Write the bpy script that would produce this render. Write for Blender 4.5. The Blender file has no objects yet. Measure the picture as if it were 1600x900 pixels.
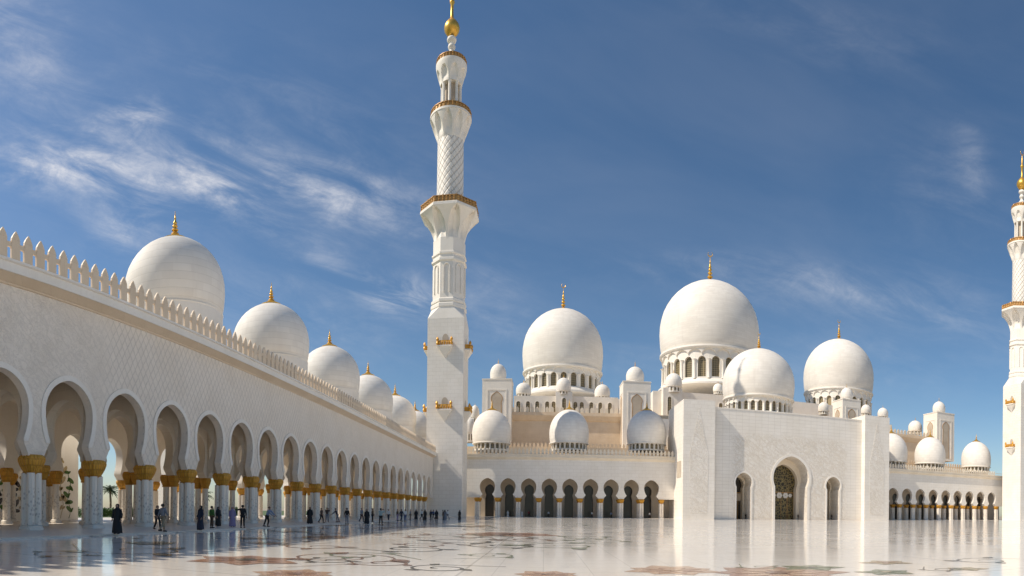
import bpy, bmesh, math, random
from mathutils import Vector, Matrix
from mathutils.geometry import tessellate_polygon

PI = math.pi
S = bpy.context.scene
COL = S.collection
random.seed(7)

# ------------------------------------------------------------------ camera (stitched cylindrical panorama, eye height 1.5 m)
F, YAW, ROLL, V0, EYE = 907.0, -0.0551, 0.0111, 799.0, 1.5
cam = bpy.data.cameras.new('camera')
cam.type = 'PANO'
cam.panorama_type = 'CENTRAL_CYLINDRICAL'
cam.central_cylindrical_range_u_min = -800 / F
cam.central_cylindrical_range_u_max = 800 / F
cam.central_cylindrical_range_v_min = (V0 - 900) / F
cam.central_cylindrical_range_v_max = V0 / F
cam.central_cylindrical_radius = 1.0
cam.clip_start = 0.05
cam.clip_end = 20000
cam_o = bpy.data.objects.new('camera', cam)
COL.objects.link(cam_o)
fw = Vector((math.sin(YAW), math.cos(YAW), 0))
rt0 = Vector((math.cos(YAW), -math.sin(YAW), 0))
up0 = Vector((0, 0, 1))
rt = rt0 * math.cos(ROLL) + up0 * math.sin(ROLL)
up = -rt0 * math.sin(ROLL) + up0 * math.cos(ROLL)
cam_o.matrix_world = Matrix(((rt.x, up.x, -fw.x, 0), (rt.y, up.y, -fw.y, 0), (rt.z, up.z, -fw.z, EYE), (0, 0, 0, 1)))
S.camera = cam_o

# ------------------------------------------------------------------ light
SUN = Vector((-1.07, -0.225, 1.14)).normalized()
sun = bpy.data.lights.new('sun', 'SUN')
sun.energy = 3.3
sun.angle = math.radians(0.53)
sun.color = (1.0, 0.90, 0.76)
sun_o = bpy.data.objects.new('sun', sun)
COL.objects.link(sun_o)
sun_o.rotation_euler = SUN.to_track_quat('Z', 'Y').to_euler()
sun_o.location = (0, 0, 200)

W = bpy.data.worlds.new('World')
S.world = W
W.use_nodes = True
wn, wl = W.node_tree.nodes, W.node_tree.links
for n in list(wn): wn.remove(n)
w_out = wn.new('ShaderNodeOutputWorld'); w_bg = wn.new('ShaderNodeBackground')
sky = wn.new('ShaderNodeTexSky'); sky.sky_type = 'NISHITA'; sky.sun_disc = False
sky.sun_elevation = math.asin(SUN.z)
sky.sun_rotation = math.atan2(SUN.x, SUN.y)
sky.altitude = 0; sky.air_density = 1.0; sky.dust_density = 0.6; sky.ozone_density = 3.2
SKY_STRENGTH = 0.073
w_bg.inputs['Strength'].default_value = SKY_STRENGTH
wl.new(w_bg.outputs[0], w_out.inputs[0])

class NT:
    """small helper to write node graphs"""
    def __init__(s, tree): s.t = tree
    def n(s, typ, **kw):
        nd = s.t.nodes.new(typ)
        for k, v in kw.items():
            if k.startswith('i_'): s.put(nd.inputs[k[2:].replace('_', ' ')], v)
            else: setattr(nd, k, v)
        return nd
    def put(s, inp, v):
        if hasattr(v, 'is_output'): s.t.links.new(v, inp)
        else: inp.default_value = v
    def m(s, op, a, b=0.0, c=0.0, clamp=False):
        nd = s.t.nodes.new('ShaderNodeMath'); nd.operation = op; nd.use_clamp = clamp
        s.put(nd.inputs[0], a); s.put(nd.inputs[1], b); s.put(nd.inputs[2], c)
        return nd.outputs[0]
    def mix(s, f, a, b):
        nd = s.t.nodes.new('ShaderNodeMix'); nd.data_type = 'RGBA'
        s.put(nd.inputs[0], f); s.put(nd.inputs[6], a); s.put(nd.inputs[7], b)
        return nd.outputs[2]
    def ramp(s, f, lo, hi):
        nd = s.t.nodes.new('ShaderNodeMapRange'); nd.interpolation_type = 'SMOOTHSTEP'
        s.put(nd.inputs[0], f); nd.inputs[1].default_value = lo; nd.inputs[2].default_value = hi
        return nd.outputs[0]
    def sep(s, v):
        nd = s.t.nodes.new('ShaderNodeSeparateXYZ'); s.put(nd.inputs[0], v); return nd.outputs
    def comb(s, x, y, z):
        nd = s.t.nodes.new('ShaderNodeCombineXYZ'); s.put(nd.inputs[0], x); s.put(nd.inputs[1], y); s.put(nd.inputs[2], z)
        return nd.outputs[0]
    def noise(s, vec, scale, detail=4, rough=0.55, dist=0.0):
        nd = s.t.nodes.new('ShaderNodeTexNoise'); s.put(nd.inputs['Vector'], vec)
        nd.inputs['Scale'].default_value = scale; nd.inputs['Detail'].default_value = detail
        nd.inputs['Roughness'].default_value = rough; nd.inputs['Distortion'].default_value = dist
        return nd.outputs[0]

# thin cirrus, laid out by compass bearing and height above the horizon
g = NT(W.node_tree)
tc = g.n('ShaderNodeTexCoord')
dx, dy, dz = g.sep(tc.outputs['Generated'])
bear = g.m('ARCTAN2', dx, dy)
elev = g.m('DIVIDE', dz, g.m('SQRT', g.m('ADD', g.m('MULTIPLY', dx, dx), g.m('MULTIPLY', dy, dy))))
def blob(px, py, sx, sy, rot):
    b0 = (px - 800) / F + YAW; e0 = (V0 - py) / F
    u = g.m('SUBTRACT', bear, b0); v = g.m('SUBTRACT', elev, e0)
    c, s_ = math.cos(rot), math.sin(rot)
    p = g.m('DIVIDE', g.m('ADD', g.m('MULTIPLY', u, c), g.m('MULTIPLY', v, s_)), sx / F)
    q = g.m('DIVIDE', g.m('SUBTRACT', g.m('MULTIPLY', v, c), g.m('MULTIPLY', u, s_)), sy / F)
    r2 = g.m('ADD', g.m('MULTIPLY', p, p), g.m('MULTIPLY', q, q))
    return g.m('EXPONENT', g.m('MULTIPLY', r2, -1.0))
def total(blobs):
    acc = None
    for px, py, sx, sy, rot, a in blobs:
        t = g.m('MULTIPLY', blob(px, py, sx, sy, rot), a)
        acc = t if acc is None else g.m('ADD', acc, t)
    return acc
# rotated, stretched coordinates give the combed look of high cloud
ca, sa = math.cos(-0.32), math.sin(-0.32)
su = g.m('ADD', g.m('MULTIPLY', bear, ca), g.m('MULTIPLY', elev, sa))
sv = g.m('SUBTRACT', g.m('MULTIPLY', elev, ca), g.m('MULTIPLY', bear, sa))
n1 = g.noise(g.comb(g.m('MULTIPLY', su, 5.0), g.m('MULTIPLY', sv, 16.0), 3.1), 1.0, 9, 0.62, 0.45)
n2 = g.noise(g.comb(g.m('MULTIPLY', bear, 14.0), g.m('MULTIPLY', elev, 20.0), 8.3), 1.0, 10, 0.70, 0.6)
n3 = g.noise(g.comb(g.m('MULTIPLY', su, 1.6), g.m('MULTIPLY', sv, 4.0), 1.7), 1.0, 5, 0.55, 0.4)
wisp = total([(200, 285, 220, 38, -0.10, 1.0), (80, 270, 90, 34, 0.1, .75), (430, 290, 190, 36, -0.18, .62), (360, 325, 90, 24, -0.55, .75), (500, 400, 55, 22, -0.5, .6),
              (618, 462, 50, 24, -0.3, 2.2), (192, 195, 55, 26, 0.3, 1.1), (200, 355, 60, 45, 0.2, .75), (560, 325, 120, 45, -0.3, .45), (10, 70, 90, 130, 0.4, .5),
              (330, 220, 330, 120, -.1, .22), (1290, 40, 200, 60, -0.2, .10), (1260, 440, 220, 36, -0.1, .38), (1400, 465, 140, 30, -0.25, .34), (1515, 240, 24, 60, 0.1, .24),
              (760, 480, 60, 50, -0.5, .28), (1480, 300, 90, 120, 0.5, .14), (1300, 560, 400, 50, 0, .2), (500, 500, 300, 90, 0, .22)])
tex = g.m('MULTIPLY', g.ramp(n1, 0.32, 0.74), g.m('ADD', g.m('MULTIPLY', g.ramp(n2, 0.30, 0.72), 0.62), 0.38))
cloud = g.m('MULTIPLY', wisp, tex)
veil = g.m('MULTIPLY', g.ramp(n3, 0.40, 0.85), 0.07)
cl = g.m('ADD', g.m('MULTIPLY', cloud, 1.0), veil, clamp=True)
cl = g.m('MINIMUM', g.m('MULTIPLY', cl, .80), 0.7)
hsv = g.n('ShaderNodeHueSaturation'); hsv.inputs['Hue'].default_value = 0.497
hsv.inputs['Saturation'].default_value = 1.12; hsv.inputs['Value'].default_value = 1.0
wl.new(sky.outputs[0], hsv.inputs['Color'])
wl.new(g.mix(cl, hsv.outputs[0], (8.2, 8.1, 8.3, 1)), w_bg.inputs['Color'])

S.view_settings.view_transform = 'Standard'
S.view_settings.look = 'None'
S.view_settings.exposure = 0.52
S.view_settings.gamma = 1.0
S.view_settings.use_curve_mapping = False
S.render.engine = 'CYCLES'
S.cycles.use_denoising = True
S.cycles.max_bounces = 8
S.cycles.diffuse_bounces = 5
S.cycles.glossy_bounces = 4
S.cycles.caustics_reflective = False
S.cycles.caustics_refractive = False
S.cycles.sample_clamp_indirect = 6.0

# ------------------------------------------------------------------ measuring the photograph
def ray(px, py):
    a = (px - 800) / F; t = (V0 - py) / F
    x, y, z = math.sin(a), math.cos(a), t
    c, s = math.cos(ROLL), math.sin(ROLL)
    x, z = c * x - s * z, s * x + c * z
    c, s = math.cos(YAW), math.sin(YAW)
    return c * x + s * y, -s * x + c * y, z
def at_y(px, py, Y):
    r = ray(px, py); k = Y / r[1]
    return Vector((r[0] * k, Y, EYE + r[2] * k))
def at_x(px, py, X):
    r = ray(px, py); k = X / r[0]
    return Vector((X, r[1] * k, EYE + r[2] * k))
def at_z(px, py, Z):
    r = ray(px, py); k = (Z - EYE) / r[2]
    return Vector((r[0] * k, r[1] * k, Z))

# ------------------------------------------------------------------ materials
MATS = {}
def mat(name, base, rough=0.5, metal=0.0, build=None, spec=0.5):
    m = bpy.data.materials.new(name); m.use_nodes = True
    t = NT(m.node_tree)
    p = m.node_tree.nodes['Principled BSDF']
    p.inputs['Base Color'].default_value = (*base, 1)
    p.inputs['Roughness'].default_value = rough
    p.inputs['Metallic'].default_value = metal
    p.inputs['Specular IOR Level'].default_value = spec
    if build: build(t, p)
    MATS[name] = m
    return m
def objco(t): return t.n('ShaderNodeTexCoord').outputs['Object']
def geoco(t): return t.n('ShaderNodeNewGeometry').outputs['Position']
def bump(t, p, h, strength, dist):
    b = t.n('ShaderNodeBump'); b.inputs['Strength'].default_value = strength; b.inputs['Distance'].default_value = dist
    t.put(b.inputs['Height'], h); t.t.links.new(b.outputs[0], p.inputs['Normal'])
def line(t, v, period, width):
    """1 on joints every period, 0 between"""
    f = t.m('FRACT', t.m('DIVIDE', v, period))
    d = t.m('ABSOLUTE', t.m('SUBTRACT', f, 0.5))
    return t.ramp(d, 0.5 - width / period, 0.5 - width / period * 0.4)

def stone(c1, c2, courses=0.0, joint=0.12, nscale=0.35, b=0.25):
    def f(t, p):
        v = geoco(t); x, y, z = t.sep(v)
        n = t.noise(v, nscale, 6, 0.6); n2 = t.noise(v, 6.0, 4, 0.6)
        col = t.mix(t.ramp(n, 0.35, 0.7), (*c1, 1), (*c2, 1))
        col = t.mix(t.m('MULTIPLY', t.ramp(n2, 0.45, 0.75), 0.18), col, (c2[0] * .8, c2[1] * .78, c2[2] * .75, 1))
        # faint vertical weather streaks
        st = t.noise(t.comb(t.m('MULTIPLY', x, 1.7), t.m('MULTIPLY', y, 1.7), t.m('MULTIPLY', z, 0.07)), 1.0, 5, 0.6)
        col = t.mix(t.m('MULTIPLY', t.ramp(st, 0.5, 0.8), 0.16), col, (c2[0] * .72, c2[1] * .68, c2[2] * .62, 1))
        h = n2
        if courses:
            row = t.m('FLOOR', t.m('DIVIDE', z, courses))
            off = t.m('MULTIPLY', t.m('MODULO', row, 2.0), courses)
            hx = t.m('MAXIMUM', line(t, t.m('ADD', t.m('ADD', x, y), off), courses * 2.0, 0.035), line(t, z, courses, 0.035))
            wn_ = t.n('ShaderNodeTexWhiteNoise'); wn_.noise_dimensions = '2D'
            t.put(wn_.inputs['Vector'], t.comb(row, t.m('FLOOR', t.m('DIVIDE', t.m('ADD', t.m('ADD', x, y), off), courses * 2)), 0.0))
            col = t.mix(t.m('MULTIPLY', wn_.outputs[0], 0.14), col, (c2[0] * .8, c2[1] * .77, c2[2] * .73, 1))
            col = t.mix(t.m('MULTIPLY', hx, joint * 2), col, (c2[0] * .5, c2[1] * .46, c2[2] * .4, 1))
            h = t.m('SUBTRACT', t.m('MULTIPLY', n2, 0.2), hx)
        t.put(p.inputs['Base Color'], col)
        bump(t, p, h, b, 0.02)
    return f
WHITE1, WHITE2 = (0.835, 0.785, 0.71), (0.785, 0.73, 0.645)
mat('white_marble', WHITE1, 0.6, 0, stone(WHITE1, WHITE2, 0.9, 0.16))
mat('plain_marble', WHITE1, 0.6, 0, stone(WHITE1, WHITE2))
mat('inner_marble', WHITE1, 0.5, 0, stone((0.76, 0.665, 0.54), (0.70, 0.60, 0.47), 1.2, 0.07))  # same marble, with warm bounced light partly put into its tone
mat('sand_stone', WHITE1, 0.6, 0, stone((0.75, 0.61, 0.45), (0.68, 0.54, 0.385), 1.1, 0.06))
mat('cream_stone', WHITE1, 0.55, 0, stone((0.78, 0.69, 0.56), (0.71, 0.615, 0.48)))

def lattice(t, p):
    v = geoco(t); x, y, z = t.sep(v)
    P_ = 0.58
    a = t.m('ADD', y, t.m('MULTIPLY', z, 0.62)); b = t.m('SUBTRACT', y, t.m('MULTIPLY', z, 0.62))
    w = t.noise(v, 1.6, 3, 0.5)
    wob = t.m('MULTIPLY', t.m('SUBTRACT', w, 0.5), 0.2)
    ln = t.m('MAXIMUM', line(t, t.m('ADD', a, wob), P_, 0.06), line(t, t.m('ADD', b, wob), P_, 0.06))
    # the bays nearest the camera carry free plant relief instead of the lattice
    vo = t.n('ShaderNodeTexVoronoi'); vo.feature = 'DISTANCE_TO_EDGE'; vo.inputs['Scale'].default_value = 2.4
    wp = t.noise(v, 1.1, 4, 0.6, 1.2)
    t.put(vo.inputs['Vector'], t.comb(0.0, t.m('ADD', y, t.m('MULTIPLY', wp, 2.5)), t.m('ADD', z, t.m('MULTIPLY', wp, -2.0))))
    vine = t.m('SUBTRACT', 1.0, t.ramp(vo.outputs['Distance'], 0.02, 0.12))
    far = t.ramp(t.m('ADD', y, t.m('MULTIPLY', w, 3.0)), 28.0, 31.5)
    patt = t.m('ADD', t.m('MULTIPLY', ln, far), t.m('MULTIPLY', t.m('MULTIPLY', vine, 0.55), t.m('SUBTRACT', 1.0, far)))
    front = t.ramp(t.m('ABSOLUTE', t.m('SUBTRACT', x, -26.7)), 0.16, 0.1)
    patt = t.m('MULTIPLY', patt, front)
    n = t.noise(v, 0.3, 5, 0.6); n2 = t.noise(v, 3.0, 5, 0.65)
    wn_ = t.n('ShaderNodeTexWhiteNoise'); wn_.noise_dimensions = '2D'
    t.put(wn_.inputs['Vector'], t.comb(t.m('FLOOR', t.m('DIVIDE', a, P_)), t.m('FLOOR', t.m('DIVIDE', b, P_)), 0.0))
    col = t.mix(t.ramp(n, 0.35, 0.7), (0.84, 0.755, 0.65, 1), (0.785, 0.695, 0.585, 1))
    col = t.mix(t.m('MULTIPLY', wn_.outputs[0], 0.14), col, (0.62, 0.565, 0.50, 1))
    col = t.mix(t.m('MULTIPLY', t.ramp(n2, 0.45, 0.7), 0.24), col, (0.62, 0.55, 0.47, 1))
    col = t.mix(t.m('MULTIPLY', patt, 0.36), col, (0.42, 0.37, 0.32, 1))
    t.put(p.inputs['Base Color'], col)
    bump(t, p, t.m('SUBTRACT', t.m('MULTIPLY', n2, 0.35), patt), 0.5, 0.045)
mat('lattice_marble', WHITE1, 0.45, 0, lattice)

def relief(t, p):
    v = geoco(t); x, y, z = t.sep(v)
    vo = t.n('ShaderNodeTexVoronoi'); vo.feature = 'DISTANCE_TO_EDGE'; vo.inputs['Scale'].default_value = 0.95
    warp = t.noise(v, 0.5, 4, 0.6, 1.5)
    t.put(vo.inputs['Vector'], t.comb(t.m('ADD', x, t.m('MULTIPLY', warp, 5.0)), 0.0, t.m('ADD', z, t.m('MULTIPLY', warp, -4.0))))
    vine = t.m('SUBTRACT', 1.0, t.ramp(vo.outputs['Distance'], 0.03, 0.16))
    n = t.noise(v, 0.22, 5, 0.6); n2 = t.noise(v, 2.4, 6, 0.7, 1.0)
    col = t.mix(t.ramp(n, 0.35, 0.7), (*WHITE1, 1), (*WHITE2, 1))
    edge = t.m('ADD', t.m('ABSOLUTE', t.m('SUBTRACT', x, 64.6)), t.m('MULTIPLY', warp, 3.0))
    field = t.m('MULTIPLY', t.m('SUBTRACT', 1.0, t.ramp(edge, 17.0, 19.5)), t.m('SUBTRACT', 1.0, t.ramp(t.m('ADD', z, t.m('MULTIPLY', warp, 3.0)), 22.5, 25.0)))
    field = t.m('MAXIMUM', field, t.ramp(y, 140.5, 140.3))
    fl = t.m('MULTIPLY', t.m('MULTIPLY', t.ramp(n2, 0.47, 0.62), 0.5), field)
    vine = t.m('MULTIPLY', vine, field)
    jt = t.m('MULTIPLY', t.m('MAXIMUM', line(t, x, 1.8, 0.04), line(t, z, 0.9, 0.04)), t.m('SUBTRACT', 1.0, field))
    wn_ = t.n('ShaderNodeTexWhiteNoise'); wn_.noise_dimensions = '2D'
    t.put(wn_.inputs['Vector'], t.comb(t.m('FLOOR', t.m('DIVIDE', x, 1.8)), t.m('FLOOR', t.m('DIVIDE', z, 0.9)), 0.0))
    col = t.mix(t.m('MULTIPLY', wn_.outputs[0], 0.14), col, (0.60, 0.54, 0.46, 1))
    col = t.mix(t.m('MULTIPLY', vine, 0.34), col, (0.56, 0.46, 0.34, 1))
    col = t.mix(t.m('MULTIPLY', fl, 0.22), col, (0.60, 0.52, 0.42, 1))
    col = t.mix(t.m('MULTIPLY', jt, 0.45), col, (0.42, 0.37, 0.31, 1))
    t.put(p.inputs['Base Color'], col)
    bump(t, p, t.m('SUBTRACT', t.m('ADD', t.m('MULTIPLY', vine, 0.7), fl), t.m('MULTIPLY', jt, .3)), 0.6, 0.12)
mat('relief_marble', WHITE1, 0.5, 0, relief)

def domestone(t, p):
    v = geoco(t); x, y, z = t.sep(v)
    n = t.noise(v, 0.12, 5, 0.6); n2 = t.noise(v, 2.5, 4, 0.6)
    ang = t.m('ARCTAN2', *t.sep(objco(t))[:2])
    rows = t.m('FLOOR', t.m('DIVIDE', z, 0.8))
    wn_ = t.n('ShaderNodeTexWhiteNoise'); wn_.noise_dimensions = '2D'
    t.put(wn_.inputs['Vector'], t.comb(rows, t.m('FLOOR', t.m('MULTIPLY', t.m('ADD', ang, t.m('MULTIPLY', rows, 0.37)), 6.0)), 0.0))
    col = t.mix(t.ramp(n, 0.35, 0.7), (0.83, 0.785, 0.715, 1), (0.775, 0.725, 0.65, 1))
    col = t.mix(t.m('MULTIPLY', wn_.outputs[0], 0.24), col, (0.56, 0.51, 0.45, 1))
    ln = line(t, z, 0.8, 0.05)
    col = t.mix(t.m('MULTIPLY', t.m('MULTIPLY', ln, n2), 0.42), col, (0.42, 0.38, 0.33, 1))
    st = t.noise(t.comb(t.m('MULTIPLY', x, 0.9), t.m('MULTIPLY', y, 0.9), t.m('MULTIPLY', z, 0.06)), 1.0, 5, 0.6)
    col = t.mix(t.m('MULTIPLY', t.ramp(st, 0.48, 0.8), 0.26), col, (0.55, 0.50, 0.44, 1))
    t.put(p.inputs['Base Color'], col)
    bump(t, p, t.m('SUBTRACT', t.m('MULTIPLY', n2, 0.3), ln), 0.18, 0.03)
mat('dome_marble', WHITE1, 0.7, 0, domestone)

def spiral(t, p):
    x, y, z = t.sep(objco(t))
    ang = t.m('MULTIPLY', t.m('ARCTAN2', x, y), 14 / (2 * PI))
    a = t.m('ADD', ang, t.m('DIVIDE', z, 1.9)); b = t.m('SUBTRACT', ang, t.m('DIVIDE', z, 1.9))
    l1 = line(t, a, 1.0, 0.17); l2 = line(t, b, 1.0, 0.11)
    col = t.mix(t.m('MULTIPLY', l1, 0.42), (*WHITE1, 1), (0.48, 0.40, 0.30, 1))
    col = t.mix(t.m('MULTIPLY', l2, 0.25), col, (0.48, 0.40, 0.30, 1))
    t.put(p.inputs['Base Color'], col)
    bump(t, p, t.m('MULTIPLY', t.m('ADD', l1, t.m('MULTIPLY', l2, 0.5)), -1.0), 0.8, 0.15)
mat('braided_marble', WHITE1, 0.45, 0, spiral)

def goldn(t, p):
    v = geoco(t); n = t.noise(v, 7.0, 4, 0.6)
    t.put(p.inputs['Base Color'], t.mix(n, (0.62, 0.33, 0.045, 1), (0.86, 0.54, 0.12, 1)))
    bump(t, p, n, 0.35, 0.05)
mat('gold_leaf', (0.8, 0.5, 0.1), 0.38, 0.75, goldn)
def capn(t, p):
    v = objco(t); x, y, z = t.sep(v)
    n = t.noise(v, 5.0, 4, 0.65)
    ang = t.m('ADD', t.m('MULTIPLY', t.m('ARCTAN2', x, y), 20 / (2 * PI)), t.m('MULTIPLY', t.m('FLOOR', t.m('MULTIPLY', z, 2.6)), .5))
    d = t.m('MAXIMUM', line(t, ang, 1.0, 0.2), line(t, z, 0.385, 0.05))
    col = t.mix(n, (0.60, 0.28, 0.03, 1), (0.78, 0.42, 0.06, 1))
    t.put(p.inputs['Base Color'], t.mix(t.m('MULTIPLY', t.m('MULTIPLY', d, t.m('ADD', .15, n)), 0.5), col, (0.30, 0.12, 0.02, 1)))
    bump(t, p, t.m('SUBTRACT', t.m('MULTIPLY', n, .4), d), 0.7, 0.08)
mat('gilded_palm', (0.6, 0.36, 0.06), 0.42, 0.3, capn)
mat('bronze_rail', (0.32, 0.16, 0.06), 0.5, 0.3, lambda t, p: t.put(p.inputs['Base Color'], t.mix(t.noise(geoco(t), 2.0, 4), (0.32, 0.155, 0.055, 1), (0.60, 0.35, 0.11, 1))))

def colstone(t, p):
    v = objco(t); x, y, z = t.sep(v)
    vo = t.n('ShaderNodeTexVoronoi'); vo.inputs['Scale'].default_value = 5.5
    t.put(vo.inputs['Vector'], t.comb(x, y, t.m('MULTIPLY', z, .8)))
    dots = t.m('SUBTRACT', 1.0, t.ramp(vo.outputs['Distance'], 0.28, 0.42))
    lo = t.m('SUBTRACT', 1.0, t.ramp(z, 2.35, 2.6))
    col = t.mix(t.noise(v, 1.5, 4), (0.82, 0.75, 0.655, 1), (0.76, 0.69, 0.595, 1))
    col = t.mix(t.m('MULTIPLY', t.m('MULTIPLY', dots, lo), 0.42), col, (0.24, 0.19, 0.17, 1))
    t.put(p.inputs['Base Color'], col)
mat('inlaid_column', WHITE1, 0.3, 0, colstone)

def floorn(t, p):
    v = geoco(t); x, y, z = t.sep(v)
    n = t.noise(v, 0.10, 5, 0.6); n2 = t.noise(v, 0.9, 7, 0.66, 1.6); n3 = t.noise(v, 5.0, 5, 0.6)
    vein = t.m('SUBTRACT', 1.0, t.ramp(t.m('ABSOLUTE', t.m('SUBTRACT', n2, 0.5)), 0.0, 0.05))
    col = t.mix(t.ramp(n, 0.35, 0.7), (0.90, 0.84, 0.76, 1), (0.85, 0.79, 0.705, 1))
    wn_ = t.n('ShaderNodeTexWhiteNoise'); wn_.noise_dimensions = '2D'
    t.put(wn_.inputs['Vector'], t.comb(t.m('FLOOR', t.m('DIVIDE', x, 1.2)), t.m('FLOOR', t.m('DIVIDE', y, 1.2)), 0.0))
    col = t.mix(t.m('MULTIPLY', wn_.outputs[0], 0.24), col, (0.60, 0.57, 0.53, 1))
    col = t.mix(t.m('MULTIPLY', vein, 0.10), col, (0.46, 0.45, 0.44, 1))
    j = t.m('MAXIMUM', line(t, x, 1.2, 0.02), line(t, y, 1.2, 0.02))
    jb = t.m('MAXIMUM', line(t, t.m('ADD', x, 2.0), 14.4, 0.05), line(t, t.m('ADD', y, 3.0), 14.4, 0.05))
    col = t.mix(t.m('MULTIPLY', j, 0.32), col, (0.36, 0.39, 0.37, 1))
    col = t.mix(t.m('MULTIPLY', jb, 0.5), col, (0.33, 0.31, 0.29, 1))
    t.put(p.inputs['Base Color'], col)
    t.put(p.inputs['Roughness'], t.m('ADD', 0.055, t.m('MULTIPLY', t.m('ADD', n3, wn_.outputs[0]), 0.05)))
    bump(t, p, t.m('ADD', t.m('MULTIPLY', n3, 0.15), wn_.outputs[0]), 0.03, 0.01)
mat('polished_floor', (0.75, 0.73, 0.7), 0.1, 0, floorn, 0.6)
mat('walkway_stone', (0.7, 0.68, 0.65), 0.35, 0, stone((0.72, 0.655, 0.575), (0.64, 0.58, 0.505), 0, 0.1))
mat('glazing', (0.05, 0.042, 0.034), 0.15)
def screen(t, p):
    v = geoco(t); x, y, z = t.sep(v)
    vo = t.n('ShaderNodeTexVoronoi'); vo.feature = 'DISTANCE_TO_EDGE'; vo.inputs['Scale'].default_value = 1.3
    t.put(vo.inputs['Vector'], v)
    k = t.m('SUBTRACT', 1.0, t.ramp(vo.outputs['Distance'], 0.03, 0.12))
    t.put(p.inputs['Base Color'], t.mix(t.m('MULTIPLY', k, 0.8), (0.03, 0.024, 0.015, 1), (0.34, 0.25, 0.09, 1)))
mat('bronze_screen', (0.1, 0.08, 0.03), 0.3, 0.2, screen)
mat('window_screen', (0.1, 0.08, 0.05), 0.4, 0, lambda t, p: t.put(p.inputs['Base Color'], t.mix(t.m('MAXIMUM', line(t, t.m('ADD', t.sep(geoco(t))[0], t.sep(geoco(t))[1]), 0.7, 0.1), line(t, t.sep(geoco(t))[2], 0.8, 0.1)), (0.13, 0.105, 0.055, 1), (0.32, 0.25, 0.14, 1))))
mat('niche_stone', (0.5, 0.42, 0.33), 0.6, 0, stone((0.55, 0.47, 0.37), (0.47, 0.39, 0.30)))  # darker tan stands in for hollow shade on flat niches and openings
def veg(c1, c2):
    return lambda t, p: t.put(p.inputs['Base Color'], t.mix(t.noise(geoco(t), 1.1, 4, 0.7), (*c1, 1), (*c2, 1)))
mat('hedge_green', (0.06, 0.12, 0.03), 0.6, 0, veg((0.04, 0.09, 0.02), (0.10, 0.17, 0.05)))
mat('palm_green', (0.06, 0.1, 0.04), 0.55, 0, veg((0.05, 0.085, 0.03), (0.10, 0.13, 0.055)))
mat('bark', (0.2, 0.14, 0.09), 0.8, 0, veg((0.14, 0.10, 0.065), (0.25, 0.18, 0.12)))
mat('lawn', (0.07, 0.12, 0.04), 0.9, 0, veg((0.05, 0.10, 0.03), (0.12, 0.15, 0.06)))
mat('desert_ground', (0.4, 0.34, 0.26), 0.9, 0, veg((0.40, 0.34, 0.26), (0.30, 0.26, 0.19)))
mat('canvas', (0.75, 0.72, 0.66), 0.8, 0, veg((0.76, 0.73, 0.68), (0.68, 0.65, 0.6)))
def flat(name, c, r=0.7, var=0.2):
    c2 = tuple(k * (1 - var) for k in c)
    return mat(name, c, r, 0, lambda t, p: t.put(p.inputs['Base Color'], t.mix(t.noise(objco(t), 6.0, 3), (*c, 1), (*c2, 1))))
for nm, c in dict(skin=(0.42, 0.25, 0.17), hair=(0.02, 0.015, 0.012), cloth_black=(0.012, 0.012, 0.014), cloth_navy=(0.02, 0.025, 0.05), cloth_green=(0.05, 0.16, 0.03),
                  cloth_lilac=(0.30, 0.24, 0.40), cloth_grey=(0.22, 0.23, 0.26), cloth_white=(0.75, 0.74, 0.72), cloth_blue=(0.05, 0.09, 0.22), cloth_teal=(0.38, 0.50, 0.50),
                  cloth_khaki=(0.30, 0.24, 0.16), cloth_red=(0.28, 0.03, 0.03), cloth_brown=(0.10, 0.06, 0.04), cloth_sky=(0.25, 0.32, 0.45), shoe=(0.03, 0.025, 0.02), phone=(0.02, 0.02, 0.02)).items():
    flat(nm, c)
for nm, c in dict(inlay_rose=(0.50, 0.28, 0.19), inlay_peach=(0.64, 0.42, 0.28), inlay_brown=(0.30, 0.16, 0.11), inlay_green=(0.24, 0.28, 0.17), inlay_dark=(0.08, 0.075, 0.065),
                  inlay_ochre=(0.50, 0.38, 0.20), vine_green=(0.08, 0.16, 0.03), vine_dark=(0.04, 0.035, 0.04)).items():
    flat(nm, c, 0.14, 0.3)

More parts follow.
